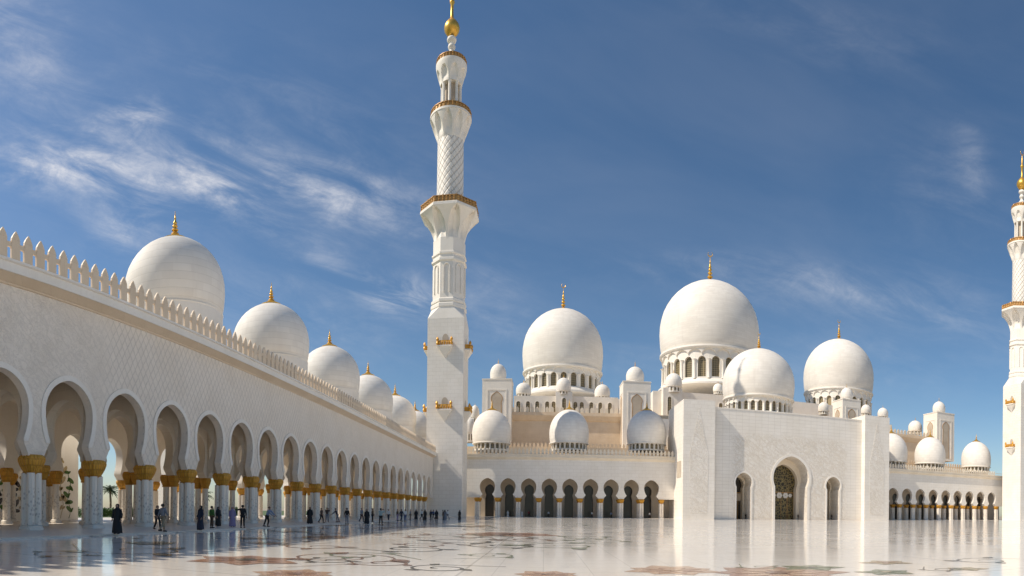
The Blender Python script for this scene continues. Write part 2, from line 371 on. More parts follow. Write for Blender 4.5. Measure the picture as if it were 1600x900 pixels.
# ------------------------------------------------------------------ mesh helpers
ORIGIN = {}
class MB:
    def __init__(s): s.bm = bmesh.new()
    def v(s, *c): return s.bm.verts.new(c)
    def face(s, vs):
        try: return s.bm.faces.new(vs)
        except ValueError: return None
    def box(s, x0, x1, y0, y1, z0, z1):
        P = [s.v(x, y, z) for z in (z0, z1) for x, y in ((x0, y0), (x1, y0), (x1, y1), (x0, y1))]
        for f in ((3, 2, 1, 0), (4, 5, 6, 7), (0, 1, 5, 4), (1, 2, 6, 5), (2, 3, 7, 6), (3, 0, 4, 7)): s.face([P[i] for i in f])
        return s
    def lathe(s, prof, c=(0, 0, 0), seg=32, lobes=None, phase=0.0, cap=True):
        rings = []
        for r, z in prof:
            ring = []
            for k in range(seg):
                a = phase + 2 * PI * k / seg
                rr = r * (lobes(a, z) if lobes else 1.0)
                ring.append(s.v(c[0] + rr * math.cos(a), c[1] + rr * math.sin(a), c[2] + z))
            rings.append(ring)
        for a, b in zip(rings, rings[1:]):
            for k in range(seg):
                s.face([a[k], a[(k + 1) % seg], b[(k + 1) % seg], b[k]])
        if cap:
            s.face(list(reversed(rings[0]))); s.face(rings[-1])
        return s
    def tube(s, pts, rad, seg=8):
        pts = [Vector(p) for p in pts]
        rr = rad if isinstance(rad, (list, tuple)) else [rad] * len(pts)
        rings = []
        for i, p in enumerate(pts):
            d = (pts[min(i + 1, len(pts) - 1)] - pts[max(i - 1, 0)]).normalized()
            a = d.cross(Vector((0, 0, 1)))
            if a.length < 1e-3: a = d.cross(Vector((1, 0, 0)))
            a.normalize(); b = d.cross(a)
            rings.append([s.v(*(p + (a * math.cos(2 * PI * k / seg) + b * math.sin(2 * PI * k / seg)) * rr[i])) for k in range(seg)])
        for a, b in zip(rings, rings[1:]):
            for k in range(seg): s.face([a[k], a[(k + 1) % seg], b[(k + 1) % seg], b[k]])
        s.face(list(reversed(rings[0]))); s.face(rings[-1])
        return s
    def poly(s, loops, m0, m1, back=True):
        """loops of 2D points (outer, then holes); m0 / m1 map (u, v) to the two faces; sides joined"""
        tri = tessellate_polygon([[Vector((u, v, 0)) for u, v in lp] for lp in loops])
        flatp = [q for lp in loops for q in lp]
        A = [s.v(*m0(u, v)) for u, v in flatp]
        B = [s.v(*m1(u, v)) for u, v in flatp]
        for t in tri:
            s.face([A[i] for i in t])
            if back: s.face([B[i] for i in reversed(t)])
        k = 0
        for lp in loops:
            n = len(lp)
            for i in range(n):
                a, b = k + i, k + (i + 1) % n
                s.face([A[a], A[b], B[b], B[a]])
            k += n
        return s
    def extend(s, other):
        me = bpy.data.meshes.new('tmp'); other.bm.to_mesh(me); s.bm.from_mesh(me); bpy.data.meshes.remove(me); return s

def part(name, mb, m, parent=None, smooth=35, kind=None, local=False):
    me = bpy.data.meshes.new(name)
    o0 = ORIGIN.get(parent.name, Vector((0, 0, 0))) if parent and not local else Vector((0, 0, 0))
    bmesh.ops.recalc_face_normals(mb.bm, faces=mb.bm.faces[:])
    if o0.length: bmesh.ops.translate(mb.bm, verts=mb.bm.verts[:], vec=-o0)
    mb.bm.to_mesh(me); mb.bm.free()
    if smooth:
        me.polygons.foreach_set('use_smooth', [True] * len(me.polygons))
        me.set_sharp_from_angle(angle=math.radians(smooth))
    me.materials.append(MATS[m])
    o = bpy.data.objects.new(name, me); COL.objects.link(o)
    if parent: o.parent = parent
    if kind: o['kind'] = kind
    ORIGIN[o.name] = o0
    return o
def tag(o, label, cat, group=None):
    o['label'] = label; o['category'] = cat
    if group: o['group'] = group
    return o
def thing(name, label, cat, loc=(0, 0, 0), group=None, local=False, rz=0.0):
    """an Empty at the base; parts are authored in world coordinates unless local"""
    o = bpy.data.objects.new(name, None); COL.objects.link(o)
    o.location = loc; o.rotation_euler.z = rz; o.empty_display_size = 0.5
    ORIGIN[o.name] = Vector((0, 0, 0)) if local else Vector(loc)
    return tag(o, label, cat, group)
def copy_to(src, parent, loc=None, rz=None, scale=None):
    c = src.copy(); COL.objects.link(c); c.parent = parent
    if loc is not None: c.location = loc
    if rz is not None: c.rotation_euler.z = rz
    if scale is not None: c.scale = scale
    for ch in src.children: copy_to(ch, c)
    return c
def structure(name, mb, m, smooth=0):
    o = part(name, mb, m, None, smooth); o['kind'] = 'structure'; return o
def copy_thing(src, loc, label, rz=None, scale=None):
    c = src.copy(); COL.objects.link(c); c.location = loc; c['label'] = label
    if rz is not None: c.rotation_euler.z = rz
    if scale is not None: c.scale = scale
    for ch in src.children: copy_to(ch, c)
    return c

# ------------------------------------------------------------------ shared shapes
def arch_pts(hw_bot, z_bot, hw_neck, z_neck, R, zc, n=26, tip=0.12, low=1.32):
    """left-to-right outline of a horseshoe arch, centred on 0; foot splays out under the neck"""
    pts = [(-hw_bot, z_bot)]
    a0 = math.asin(max(-1, min(1, (z_neck - zc) / R)))
    a0 = -math.acos(min(1, hw_neck / R))
    pts.append((-hw_neck - 0.01 * R, zc + low * R * math.sin(a0) - 0.08 * R))
    for i in range(n + 1):
        a = PI - a0 + (a0 - (PI - a0)) * i / n
        u, v = R * math.cos(a), R * math.sin(a)
        v += tip * R * max(0.0, 1 - abs(u) / (0.55 * R)) ** 1.5 if v > 0 else (low - 1) * v
        pts.append((u, zc + v))
    pts.append((hw_neck + 0.01 * R, zc + low * R * math.sin(a0) - 0.08 * R))
    pts.append((hw_bot, z_bot))
    return pts
def window_pts(hw, z0, z1, n=10, pointed=0.25):
    h = z1 - z0; r = hw
    pts = [(-hw, z0), (-hw, z1 - r * (1 + pointed))]
    for i in range(1, n):
        a = PI - PI * i / n
        pts.append((r * math.cos(a), z1 - r * (1 + pointed) + r * (1 + pointed) * math.sin(a) ** (1.0)))
    pts += [(hw, z1 - r * (1 + pointed)), (hw, z0)]
    return pts
def ring_trim(pts, w):
    """closed outline of a band of width w round an open outline (outside it)"""
    out = []
    for i, (u, v) in enumerate(pts):
        a = pts[max(i - 1, 0)]; b = pts[min(i + 1, len(pts) - 1)]
        d = Vector((b[0] - a[0], b[1] - a[1]))
        if d.length < 1e-9: d = Vector((1, 0))
        d.normalize(); nrm = Vector((-d.y, d.x))
        out.append((u + nrm.x * w, v + nrm.y * w))
    return pts + out[::-1]
def merlon_mb(hgt=1.7, hw=0.31, th=0.14, axis='y'):
    prof = [(1.0, 0.0), (1.0, .40), (1.06, .45), (1.06, .53), (.84, .56), (.97, .65), (.92, .74), (.62, .85), (.27, .94), (.08, .985), (0, 1.0)]
    pts = [(-a * hw, b * hgt) for a, b in prof] + [(a * hw, b * hgt) for a, b in prof[-2::-1]]
    mb = MB()
    if axis == 'y': mb.poly([pts], lambda u, v: (th / 2, u, v), lambda u, v: (-th / 2, u, v))
    else: mb.poly([pts], lambda u, v: (u, -th / 2, v), lambda u, v: (u, th / 2, v))
    return mb
DOME = [(.93, 0), (.965, .08), (.985, .2), (1.0, .42), (.992, .58), (.965, .72), (.925, .85), (.865, .97), (.79, 1.08), (.70, 1.18), (.60, 1.265), (.49, 1.335), (.38, 1.39), (.27, 1.43), (.17, 1.46), (.09, 1.485), (.03, 1.51)]
def dome_shell(R, sq=1.0):
    return [(r * R, z * R * sq) for r, z in DOME]
def finial_mb(h, r):
    prof = [(r * 1.9, 0), (r * 1.5, h * .03), (r * .9, h * .07), (r * .55, h * .11)]
    for k, (zc, rr) in enumerate(((.19, 1.0), (.33, .82), (.46, .66), (.57, .5))):
        for a in range(-3, 4):
            prof.append((r * max(.32, rr * math.cos(a * PI / 7.0)), h * (zc + .055 * math.sin(a * PI / 7.0))))
    prof += [(r * .26, h * .64), (r * .2, h * .72), (r * .28, h * .745), (r * .16, h * .77), (r * .1, h * .86), (r * .03, h)]
    return MB().lathe(prof, seg=16)
def crescent(mb, z, r, th):
    n = 18; ring = []
    for i in range(n + 1):
        a = PI / 2 + 0.45 + (2 * PI - 0.9) * i / n
        k = math.sin(PI * i / n)
        ring.append(((r * math.cos(a), 0, z + r * math.sin(a)), max(.02, th * k)))
    mb.tube([p for p, _ in ring], [q for _, q in ring], 6)
    return mb
def make_dome(name, label, cat, loc, R, group=None, sq=1.0, drum_h=0.0, drum_r=0.9, nwin=0, win=(0.3, 0.15, 0.85), fin_h=None, fin_r=None, ring=True, big=False, gold_skirt=False, dm='white_marble', seg=48):
    """loc = centre of the drum foot; dome springs drum_h above it"""
    t = thing(name, label, cat, loc, group, local=True)
    sh = MB().lathe(dome_shell(R, sq), (0, 0, drum_h), seg=seg)
    shell = part('dome_shell', sh, 'dome_marble', t, 50)
    if ring:
        rr = R * .955
        k = .035 * R if drum_r < .96 else .015 * R
        part('base_ring', MB().lathe([(rr - .05 * R, -k), (rr + k * .6, -k), (rr + k * 1.1, -k * .3), (rr + k, k * .6), (rr - .02 * R, k)], (0, 0, drum_h), seg=seg), 'plain_marble', t)
    if drum_h > 0:
        dr = R * drum_r
        d = MB()
        if nwin:
            # drum wall pierced by arched windows: build unrolled, then wrap
            circ = 2 * PI; hw = win[0] * PI / nwin
            for k in range(nwin):
                a0 = circ * k / nwin
                w = window_pts(hw, win[1] * drum_h, win[2] * drum_h, 8, 0)
                # heights are metres, widths are radians: round the head off in metres
                hm = hw * dr
                w = [(-hw, win[1] * drum_h)] + [(hw * math.cos(PI - PI * i / 8), win[2] * drum_h - hm + hm * 1.15 * math.sin(PI * i / 8)) for i in range(9)] + [(hw, win[1] * drum_h)]
                out = [(-PI / nwin, 0), (0, 0), (PI / nwin, 0), (PI / nwin, drum_h), (0, drum_h), (-PI / nwin, drum_h)]
                m0 = lambda u, v, a0=a0: (dr * math.cos(a0 + u), dr * math.sin(a0 + u), v)
                m1 = lambda u, v, a0=a0: (.93 * dr * math.cos(a0 + u), .93 * dr * math.sin(a0 + u), v)
                d.poly([out, w], m0, m1, back=False)
        else:
            d.lathe([(dr, 0), (dr, drum_h)], seg=seg)
        drum = part('drum', d, 'plain_marble', t, 40)
        if nwin:
            hwm = win[0] * PI / nwin * dr * .955
            pane = MB()
            w = window_pts(hwm * 1.02, win[1] * drum_h, win[2] * drum_h + .1, 8, 0.15)
            pane.poly([w], lambda u, v: (.95 * dr, u, v), lambda u, v: (.94 * dr, u, v))
            p0 = part('window', pane, 'window_screen', drum)
            for k in range(1, nwin): copy_to(p0, drum, rz=2 * PI * k / nwin)
            # slender colonnettes between windows
            q = MB().lathe([(.035 * dr, win[1] * drum_h * .6), (.022 * dr, win[1] * drum_h), (.022 * dr, win[2] * drum_h * .82), (.045 * dr, win[2] * drum_h * .9)], (dr * 1.01, 0, 0), seg=8)
            c0 = part('colonnette', q, 'plain_marble', drum)
            c0.rotation_euler.z = PI / nwin
            for k in range(1, nwin): copy_to(c0, drum, rz=PI / nwin + 2 * PI * k / nwin)
        if big:
            # scalloped cornice of small arches under the shell
            s_ = MB(); nn = nwin
            prof = [(dr * 1.0, drum_h * .74), (dr * 1.0, drum_h * .82), (R * .955, drum_h * .97), (R * .955, drum_h)]
            z0 = drum_h * .93
            for k in range(nn):
                a0 = 2 * PI * (k + .5) / nn
                hw = PI / nn
                out = [(-hw, drum_h * .80), (-hw, drum_h * .98), (hw, drum_h * .98), (hw, drum_h * .80)]
                out = [(-hw, drum_h * .98), (hw, drum_h * .98)] + [(hw * math.cos(PI * i / 8), drum_h * .76 + drum_h * .16 * math.sin(PI * i / 8)) for i in range(9)]
                f0 = lambda u, v, a0=a0: ((dr + (R * .955 - dr) * max(0, (v / drum_h - .68) / .3)) * 1.01 * math.cos(a0 + u), (dr + (R * .955 - dr) * max(0, (v / drum_h - .68) / .3)) * 1.01 * math.sin(a0 + u), v)
                f1 = lambda u, v, a0=a0: (dr * .97 * math.cos(a0 + u), dr * .97 * math.sin(a0 + u), v)
                s_.poly([out], f0, f1, back=False)
            part('arched_cornice', s_, 'plain_marble', t, 30)
    top = drum_h + 1.49 * R * sq
    fh = fin_h if fin_h else R * .5
    fr = fin_r if fin_r else R * .05
    fm = finial_mb(fh, fr)
    if big: crescent(fm, fh * 1.06, fh * .09, fh * .02)
    f = part('finial', fm, 'gold_leaf', t)
    f.location.z = top - fh * .02
    if gold_skirt:
        part('gold_skirt', MB().lathe([(R * .10, -.04 * R), (R * .255, -.05 * R), (R * .26, -.025 * R), (R * .17, .02 * R), (R * .09, .07 * R), (R * .05, .13 * R)], (0, 0, top), seg=24), 'gold_leaf', t)
    return t

# ------------------------------------------------------------------ ground, courtyard
structure('desert_ground', MB().box(-6000, 6000, -6000, 6000, -1.0, -0.06), 'desert_ground')
structure('courtyard_floor', MB().box(-26.4, 175, -60, 152, -0.5, 0.0), 'polished_floor')
structure('arcade_path', MB().box(-46, -20.7, -60, 136, -0.4, 0.10), 'walkway_stone')
structure('garden_lawn', MB().box(-400, -58, -200, 400, -0.5, -0.02), 'lawn')
structure('garden_pavement', MB().box(-58, -46, -200, 400, -0.5, 0.0), 'walkway_stone')

# ------------------------------------------------------------------ the long arcade on the left
XW = -26.7
PITCH = 5.365
COLY = [22.3 + PITCH * k for k in range(-6, 21)]           # front columns
Y0, Y1 = COLY[0] - 6, 137.4
arc = thing('side_arcade', 'long shaded white arcade with diamond lattice wall and gilded columns beside the court', 'arcade', (XW, 60, 0))
A_ARGS = dict(hw_bot=2.1, z_bot=4.52, hw_neck=1.66, z_neck=5.8, R=2.03, zc=7.32, tip=0.03, low=1.55)
def arcade_outline(centres, lo, hi, z_top, args):
    pts = [(lo, z_top), (lo, args['z_bot'])]
    for c in centres: pts += [(c + u, v) for u, v in arch_pts(**args)]
    pts += [(hi, args['z_bot']), (hi, z_top)]
    return pts
CENT = [c + PITCH / 2 for c in COLY[:-1]] 
CENT = [COLY[0] - PITCH / 2] + CENT + [COLY[-1] + PITCH / 2]
CENT = [c for c in CENT if c + 2.2 < Y1]
def wall_y(name, x0, x1, centres, lo, hi, z_top, args, m, parent):
    mb = MB().poly([arcade_outline(centres, lo, hi, z_top, args)], lambda u, v: (x0, u, v), lambda u, v: (x1, u, v))
    return part(name, mb, m, parent, 30)
wall_y('arch_wall', XW, XW - .6, CENT, Y0, Y1, 14.25, A_ARGS, 'lattice_marble', arc)
IN_ARGS = dict(A_ARGS, R=1.95, zc=7.0, hw_neck=1.6)
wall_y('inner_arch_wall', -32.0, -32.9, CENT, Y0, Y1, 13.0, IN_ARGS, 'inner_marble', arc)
wall_y('outer_arch_wall', -43.0, -44.0, CENT, Y0, Y1, 13.6, IN_ARGS, 'plain_marble', arc)
part('roof', MB().box(-44, XW - .61, Y0, Y1, 13.005, 13.6), 'cream_stone', arc, 0)
# cross arches carried between the two front rows
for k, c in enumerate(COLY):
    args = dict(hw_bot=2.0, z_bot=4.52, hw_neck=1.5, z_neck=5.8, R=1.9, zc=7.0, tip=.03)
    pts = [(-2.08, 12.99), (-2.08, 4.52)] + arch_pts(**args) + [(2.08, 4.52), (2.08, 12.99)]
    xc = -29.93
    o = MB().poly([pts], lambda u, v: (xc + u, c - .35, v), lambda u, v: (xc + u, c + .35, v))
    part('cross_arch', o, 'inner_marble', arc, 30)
tr0 = None
for c in CENT:
    if tr0 is None:
        band = ring_trim(arch_pts(**dict(A_ARGS, z_bot=4.60))[1:-1], 0.34)
        tr0 = part('arch_trim', MB().poly([band], lambda u, v: (XW + .07, u + c, v), lambda u, v: (XW - .02, u + c, v)), 'plain_marble', arc, 30)
        c_first = c
    else:
        o = copy_to(tr0, arc); o.location.y = c - c_first
# cornice: soffit band, fascia, top ledge
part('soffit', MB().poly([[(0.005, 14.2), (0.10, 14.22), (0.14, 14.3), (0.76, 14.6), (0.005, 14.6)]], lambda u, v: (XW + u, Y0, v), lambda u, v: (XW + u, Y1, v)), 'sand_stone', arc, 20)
cp = [(0.0, 14.605), (0.82, 14.605), (0.82, 15.12), (0.95, 15.16), (0.95, 15.29), (-.75, 15.29), (-.75, 14.26), (-.01, 14.26)]
part('cornice', MB().poly([cp], lambda u, v: (XW + u, Y0, v), lambda u, v: (XW + u, Y1, v)), 'plain_marble', arc, 20)
part('parapet_bar', MB().box(XW + .60, XW + .72, Y0, Y1, 16.05, 16.32), 'sand_stone', arc, 0)
mer = part('merlon', merlon_mb(), 'sand_stone', arc, 0, local=True)
mer.location = (0.68, 16.4 - 60, 15.29)
NM = 100
for k in range(1, NM):
    copy_to(mer, arc, (0.68, 16.4 + .915 * k - 60, 15.29))
rest = MB()
ks = list(range(-46, 0)) + list(range(NM, int((Y1 - 16.4) / .915)))
one = merlon_mb(); me_ = bpy.data.meshes.new('t'); one.bm.to_mesh(me_)
for k in ks:
    n0 = len(rest.bm.verts); rest.bm.from_mesh(me_); rest.bm.verts.ensure_lookup_table()
    bmesh.ops.translate(rest.bm, verts=rest.bm.verts[n0:], vec=(XW + .68, 16.4 + .915 * k, 15.29))
part('merlon', rest, 'sand_stone', arc, 0, kind='stuff')

# columns: four inlaid shafts under one gilded palm capital
def square_lobes(a, z):
    c, s = abs(math.cos(a)), abs(math.sin(a))
    return (1.0 / (c ** 4 + s ** 4) ** .25) * (1 + .05 * math.cos(16 * a))
def column_parts(parent, single=False, zt=3.42, k=1.0):
    mb = MB()
    if single:
        mb.lathe([(.36, .28), (.33, .4), (.30, zt)], seg=8, phase=PI / 8)
    else:
        for sx in (-1, 1):
            for sy in (-1, 1):
                mb.lathe([(.29, .30), (.275, .45), (.26, zt)], (sx * .265, sy * .265, 0), seg=8, phase=PI / 8)
        mb.box(-.3, .3, -.3, .3, .3, zt)
    col = part('column', mb, 'inlaid_column', parent, 30, local=True)
    w = .46 if single else .66
    cap = [(w * .62, zt - .06), (w * .72, zt), (w * .62, zt + .08), (w * .74, zt + .22), (w * .92, zt + .48), (w * 1.03, zt + .72), (w * 1.05, zt + .86), (w * .96, zt + 1.0), (w * .82, zt + 1.09)]
    part('capital', MB().lathe(cap, seg=64, lobes=square_lobes), 'gilded_palm', col, 60)
    bs = [(w * .92, .0), (w * .92, .14), (w * .82, .18), (w * .86, .24), (w * .72, .30)]
    part('base', MB().lathe(bs, seg=32, lobes=lambda a, z: 1.0 / (abs(math.cos(a)) ** 6 + abs(math.sin(a)) ** 6) ** (1 / 6)), 'plain_marble', col, 40)
    return col
front = column_parts(arc)
front.location = (-.46, COLY[0] - 60, .10)
for y in COLY[1:]: copy_to(front, arc, (-.46, y - 60, .10))
back = column_parts(arc, True)
back.location = (-32.45 - XW, COLY[0] - 60, .10)
for y in COLY[1:]: copy_to(back, arc, (-32.45 - XW, y - 60, .10))
for y in COLY: copy_to(front, arc, (-43.5 - XW, y - 60, .10))
for y in COLY: copy_to(back, arc, (-33.35 - XW, y - 60, .10))
for y in COLY[4:9]: copy_to(back, arc, (-37.6 - XW, y - 60 + .6, .10))

# vine inlay climbing the nearest sunlit inner piers
def vine_mb(x, y, seed, h=3.0):
    r = random.Random(seed); mb = MB()
    pts = [(x, y + .22 * math.sin(i * .9 + seed), .25 + h * i / 12) for i in range(13)]
    mb.tube(pts, .035, 5)
    for i in range(2, 13, 2):
        p = pts[i]
        for sgn in (-1, 1):
            c = Vector((x + .01, p[1] + sgn * r.uniform(.12, .26), p[2] + r.uniform(0, .2)))
            n = r.uniform(.25, .6)
            tilt = r.uniform(-1, 1)
            lp = []
            for a in range(10):
                t = 2 * PI * a / 10
                u, v = n * math.cos(t), n * .45 * math.sin(t)
                lp.append((u * math.cos(tilt) - v * math.sin(tilt), u * math.sin(tilt) + v * math.cos(tilt)))
            mb.poly([lp], lambda u, v: (c.x, c.y + u, c.z + v), lambda u, v: (c.x - .02, c.y + u, c.z + v))
    return mb
gw = thing('garden_wall', 'pale wall inlaid with climbing vines, seen through the nearest arches', 'wall', (-47.3, 32, 0))
part('panel', MB().box(-47.8, -47.0, 14, 45.4, -.3, 9.5), 'plain_marble', gw, 0)
part('coping', MB().box(-47.95, -46.85, 13.9, 45.5, 9.5, 9.8), 'cream_stone', gw, 0)
for j in range(26):
    part('vine_inlay', vine_mb(-46.99, 16.5 + 1.1 * j, j, random.Random(j).uniform(3.6, 7.2)), ('vine_green', 'vine_dark', 'vine_green', 'vine_dark', 'inlay_ochre')[j % 5], gw, 0)

# domes over the arcade
XD = -37.3
for k in range(7):
    y = 27.4 + 22.7 * k
    if k == 0: continue
    names = ['nearest', 'second', 'third', 'fourth', 'fifth', 'sixth', 'seventh']
    lab = {0: 'white arcade dome cut off by the left picture edge, only its gold finial showing',
           1: 'largest looking white dome on the arcade roof, right above the merlons',
           2: 'second full white dome along the arcade roof, counted from the camera end',
           3: 'third full white dome along the arcade roof, counted from the camera end',
           4: 'fourth full white dome along the arcade roof, small with a short gold finial',
           5: 'fifth white dome of the arcade roof, just before the near minaret',
           6: 'last white dome of the arcade roof, half hidden by the near minaret'}[k]
    make_dome('dome', lab, 'dome', (XD, y, 13.6), 5.42, 'domes along the arcade roof', sq=1.03, drum_h=8.4, drum_r=.965, nwin=0, fin_h=3.1, fin_r=.44, gold_skirt=True, seg=64)

# ------------------------------------------------------------------ front galleries either side of the portal
YF = 150.0
def zf(px, py): return at_y(px, py, YF).z
G_ARGS = dict(hw_bot=2.02, z_bot=5.05, hw_neck=1.30, z_neck=6.0, R=2.0, zc=7.98, tip=0.08)
def gallery(label, x0, x1, centres, mer_x, z_top):
    t = thing('front_gallery', label, 'gallery', ((x0 + x1) / 2, YF, 0), 'galleries beside the portal')
    pts = [(x0, z_top), (x0, 5.05)]
    for c in centres: pts += [(c + u, v) for u, v in arch_pts(**G_ARGS)]
    pts += [(x1, 5.05), (x1, z_top)]
    part('arch_wall', MB().poly([pts], lambda u, v: (u, YF, v), lambda u, v: (u, YF + 1.0, v)), 'white_marble', t, 30)
    # inner wall with dark arched doorways
    ip = [(x0, 13.0), (x0, .05)]
    holes = []
    for c in centres:
        ip += [(c - 1.2, .05)] + [(c + u * .92, v) for u, v in arch_pts(**dict(G_ARGS, hw_bot=1.3, z_bot=4.9, R=1.4, zc=7.3, hw_neck=1.05))] + [(c + 1.2, .05)]
    ip += [(x1, .05), (x1, 13.0)]
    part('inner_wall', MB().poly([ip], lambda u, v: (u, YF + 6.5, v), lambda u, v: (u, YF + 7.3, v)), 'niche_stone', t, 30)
    part('dark_interior', MB().box(x0, x1, YF + 7.32, YF + 7.5, 0.05, 13.0), 'glazing', t, 0)  # dark sheet standing in for the unlit interior behind the doorways
    part('roof', MB().box(x0, x1, YF + 1.01, YF + 24, 13.01, z_top - .3), 'cream_stone', t, 0)
    part('plinth', MB().box(x0, x1, YF - 1.4, YF + 7.3, -.3, .05), 'walkway_stone', t, 0)
    zc = z_top
    cp = [(0.0, zc - 1.5), (-.12, zc - 1.4), (-.55, zc - .9), (-.6, zc - .86), (-.6, zc - .3), (-.7, zc - .26), (-.7, zc), (1.0, zc), (1.0, zc - .001), (0.002, zc - .002)]
    part('cornice', MB().poly([cp], lambda u, v: (x0, YF + u, v), lambda u, v: (x1, YF + u, v)), 'cream_stone', t, 20)
    part('parapet_bar', MB().box(x0, x1, YF - .45, YF - .33, zc + .62, zc + .76), 'cream_stone', t, 0)
    part('back_ledge', MB().box(x0, x1, YF + 12.5, YF + 24, z_top - .29, z_top + 3.3), 'sand_stone', t, 0)
    lm = part('ledge_merlon', merlon_mb(1.2, .34, .16, 'x'), 'sand_stone', t, 0, local=True)
    lx = [mer_x[0] + 1.1 * i for i in range(int((mer_x[1] - mer_x[0]) / 1.1) + 1)]
    lm.location = (lx[0] - (x0 + x1) / 2, 12.9, z_top + 3.3)
    for x in lx[1:]: copy_to(lm, t, (x - (x0 + x1) / 2, 12.9, z_top + 3.3))
    xs = [mer_x[0] + 1.0 * i for i in range(int((mer_x[1] - mer_x[0]) / 1.0) + 1)]
    m0 = part('merlon', merlon_mb(1.5, .3, .16, 'x'), 'cream_stone', t, 0, local=True)
    cx = (x0 + x1) / 2
    m0.location = (xs[0] - cx, -.39, zc)
    for x in xs[1:]: copy_to(m0, t, (x - cx, -.39, zc))
    b0 = None
    for c in [centres[0] - 5.353] + centres + [centres[-1] + 5.353]:
        x = c - 5.353 / 2
        if x < x0 + .5 or x > x1 - .5: continue
        if b0 is None:
            b0 = column_parts(t, False, 3.9, 1.0); b0.location = (x - cx, .5, .05); b0.scale = (1.12, 1.12, 1)
        else: copy_to(b0, t, (x - cx, .5, .05))
    x = centres[-1] + 5.353 * 1.5
    if x < x1 - .5: copy_to(b0, t, (x - cx, .5, .05))
    # a second row inside, seen dark between the front columns
    for c in [centres[0] - 5.353] + centres:
        copy_to(b0, t, (c - 5.353 / 2 - cx, 4.2, .05))
    return t
LC = [-14.75 + 5.353 * i for i in range(9)]
RC = [108.3 + 5.353 * i for i in range(-2, 8)]
gallery('white arched gallery between the near minaret and the tall portal', -24.0, 36.2, LC, (-19.5, 35.0), 16.4)
gallery('white arched gallery between the portal and the far minaret', 88.0, 156.0, RC, (96.5, 147.0), 16.2)

# domes over the front galleries
def by_px(px, y_base, y_top, half_px, Y):
    """centre, foot height and radius of a round thing seen at px"""
    p = at_y(px, y_base, Y); q = at_y(px, y_top, Y)
    r = math.hypot(p.x, p.y)
    return p.x, p.z, q.z, half_px * r / F
for px, yb, yt, hp, lab in ((768, 703, 640, 30.5, 'white dome on the front gallery beside the near minaret'),
                            (889, 703, 641, 31, 'white dome at the middle of the front gallery, below the left great dome'),
                            (1010, 704, 643, 31, 'white dome on the gallery beside the portal, before a square turret'),
                            (1392, 732, 676, 26, 'white dome mostly hidden by the right portal pylon'),
                            (1453, 733, 682, 24.5, 'white dome before the corner turret on the right gallery'),
                            (1525, 737, 690, 23.3, 'white dome standing alone beside the far minaret')):
    Yd = YF + 6.0
    x, zb, zt, R = by_px(px, yb, yt, hp, Yd)
    dh = max(1.6, (zt - zb) - 1.50 * R * 1.18)
    make_dome('dome', lab, 'dome', (x, Yd, zb - .4), R, 'domes along the front galleries', sq=1.18, drum_h=dh + .4, drum_r=.88, nwin=22, win=(.66, .2, .9), fin_h=2.9, fin_r=.34, gold_skirt=True)

# ------------------------------------------------------------------ portal
YP, YR = 140.4, 142.2
pL0, pL1 = at_y(1067.6, 700, YP).x, at_y(1117, 700, YP).x
pR0, pR1 = at_y(1351.3, 700, YP).x, at_y(1389.6, 700, YP).x
zL, zR = at_y(1092, 624, YP).z, at_y(1370, 651, YP).z
zP = (zL + zR) / 2
zW = (at_y(1117, 638, YR).z + at_y(1345, 657, YR).z) / 2
portal = thing('entrance_portal', 'tall white portal with two square pylons, floral relief and three horseshoe doorways', 'portal', (64.5, YR, 0))
for a, b in ((pL0, pL1), (pR0, pR1)):
    w = (b - a)
    p = MB().box(a, b, YP, YF + 8, -.3, zP)
    py = part('pylon', p, 'white_marble', portal, 0)
    # panel of carved plant relief on the face
    pr = [(a + w * .22, 1.5), (a + w * .78, 1.5), (a + w * .80, zP * .55), (a + w * .66, zP * .72), (a + w * .53, zP * .90), (a + w * .50, zP * .94), (a + w * .47, zP * .90), (a + w * .34, zP * .72), (a + w * .20, zP * .55)]
    part('carved_panel', MB().poly([pr], lambda u, v: (u, YP - .04, v), lambda u, v: (u, YP + .05, v)), 'relief_marble', py, 0)
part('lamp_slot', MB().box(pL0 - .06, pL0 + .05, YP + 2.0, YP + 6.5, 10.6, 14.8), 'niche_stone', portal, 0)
doors = []
for px, hwpx, ytop, yneck, wide in ((1162, 13, 738.5, 766, 0), (1236.5, 28, 713, 766, 1), (1302, 11.2, 745, 771, 0)):
    c = at_y(px, 760, YR)
    R = hwpx * math.hypot(c.x, YR) / F / math.cos(math.atan2(c.x, YR)) * 1.0
    zt = at_y(px, ytop, YR).z; zn = at_y(px, yneck, YR).z
    doors.append((c.x, R, zt, zn, wide))
def door_arch(x, R, zt, zn, s=1.0):
    zc = zt - R * 1.12
    hw = R * (.9 if R > 3 else .86)
    a0 = -math.acos(hw / R)
    pts = [(x - hw, .02), (x - hw, zc + R * math.sin(a0) - .02)]
    n = 28
    for i in range(n + 1):
        a = PI - a0 + (2 * a0 - PI) * i / n
        u, v = R * math.cos(a), R * math.sin(a)
        if v > 0: v += .12 * R * max(0, 1 - abs(u) / R) ** 1.1
        pts.append((x + u, zc + v))
    pts += [(x + hw, zc + R * math.sin(a0) - .02), (x + hw, .02)]
    return pts
outl = [(pL1 - .3, zW), (pL1 - .3, .02)]
for d in doors: outl += door_arch(*d[:4])
outl += [(pR0 + .3, .02), (pR0 + .3, zW)]
part('front_wall', MB().poly([outl], lambda u, v: (u, YR, v), lambda u, v: (u, YR + 5.2, v)), 'relief_marble', portal, 30)
part('roof', MB().box(pL1 - .2, pR0 + .2, YR + 5.21, YF + 8, zW - 2, zW - .6), 'cream_stone', portal, 0)
part('coping', MB().box(pL1 - .25, pR0 + .25, YR - .10, YR + .6, zW, zW + .25), 'plain_marble', portal, 0)
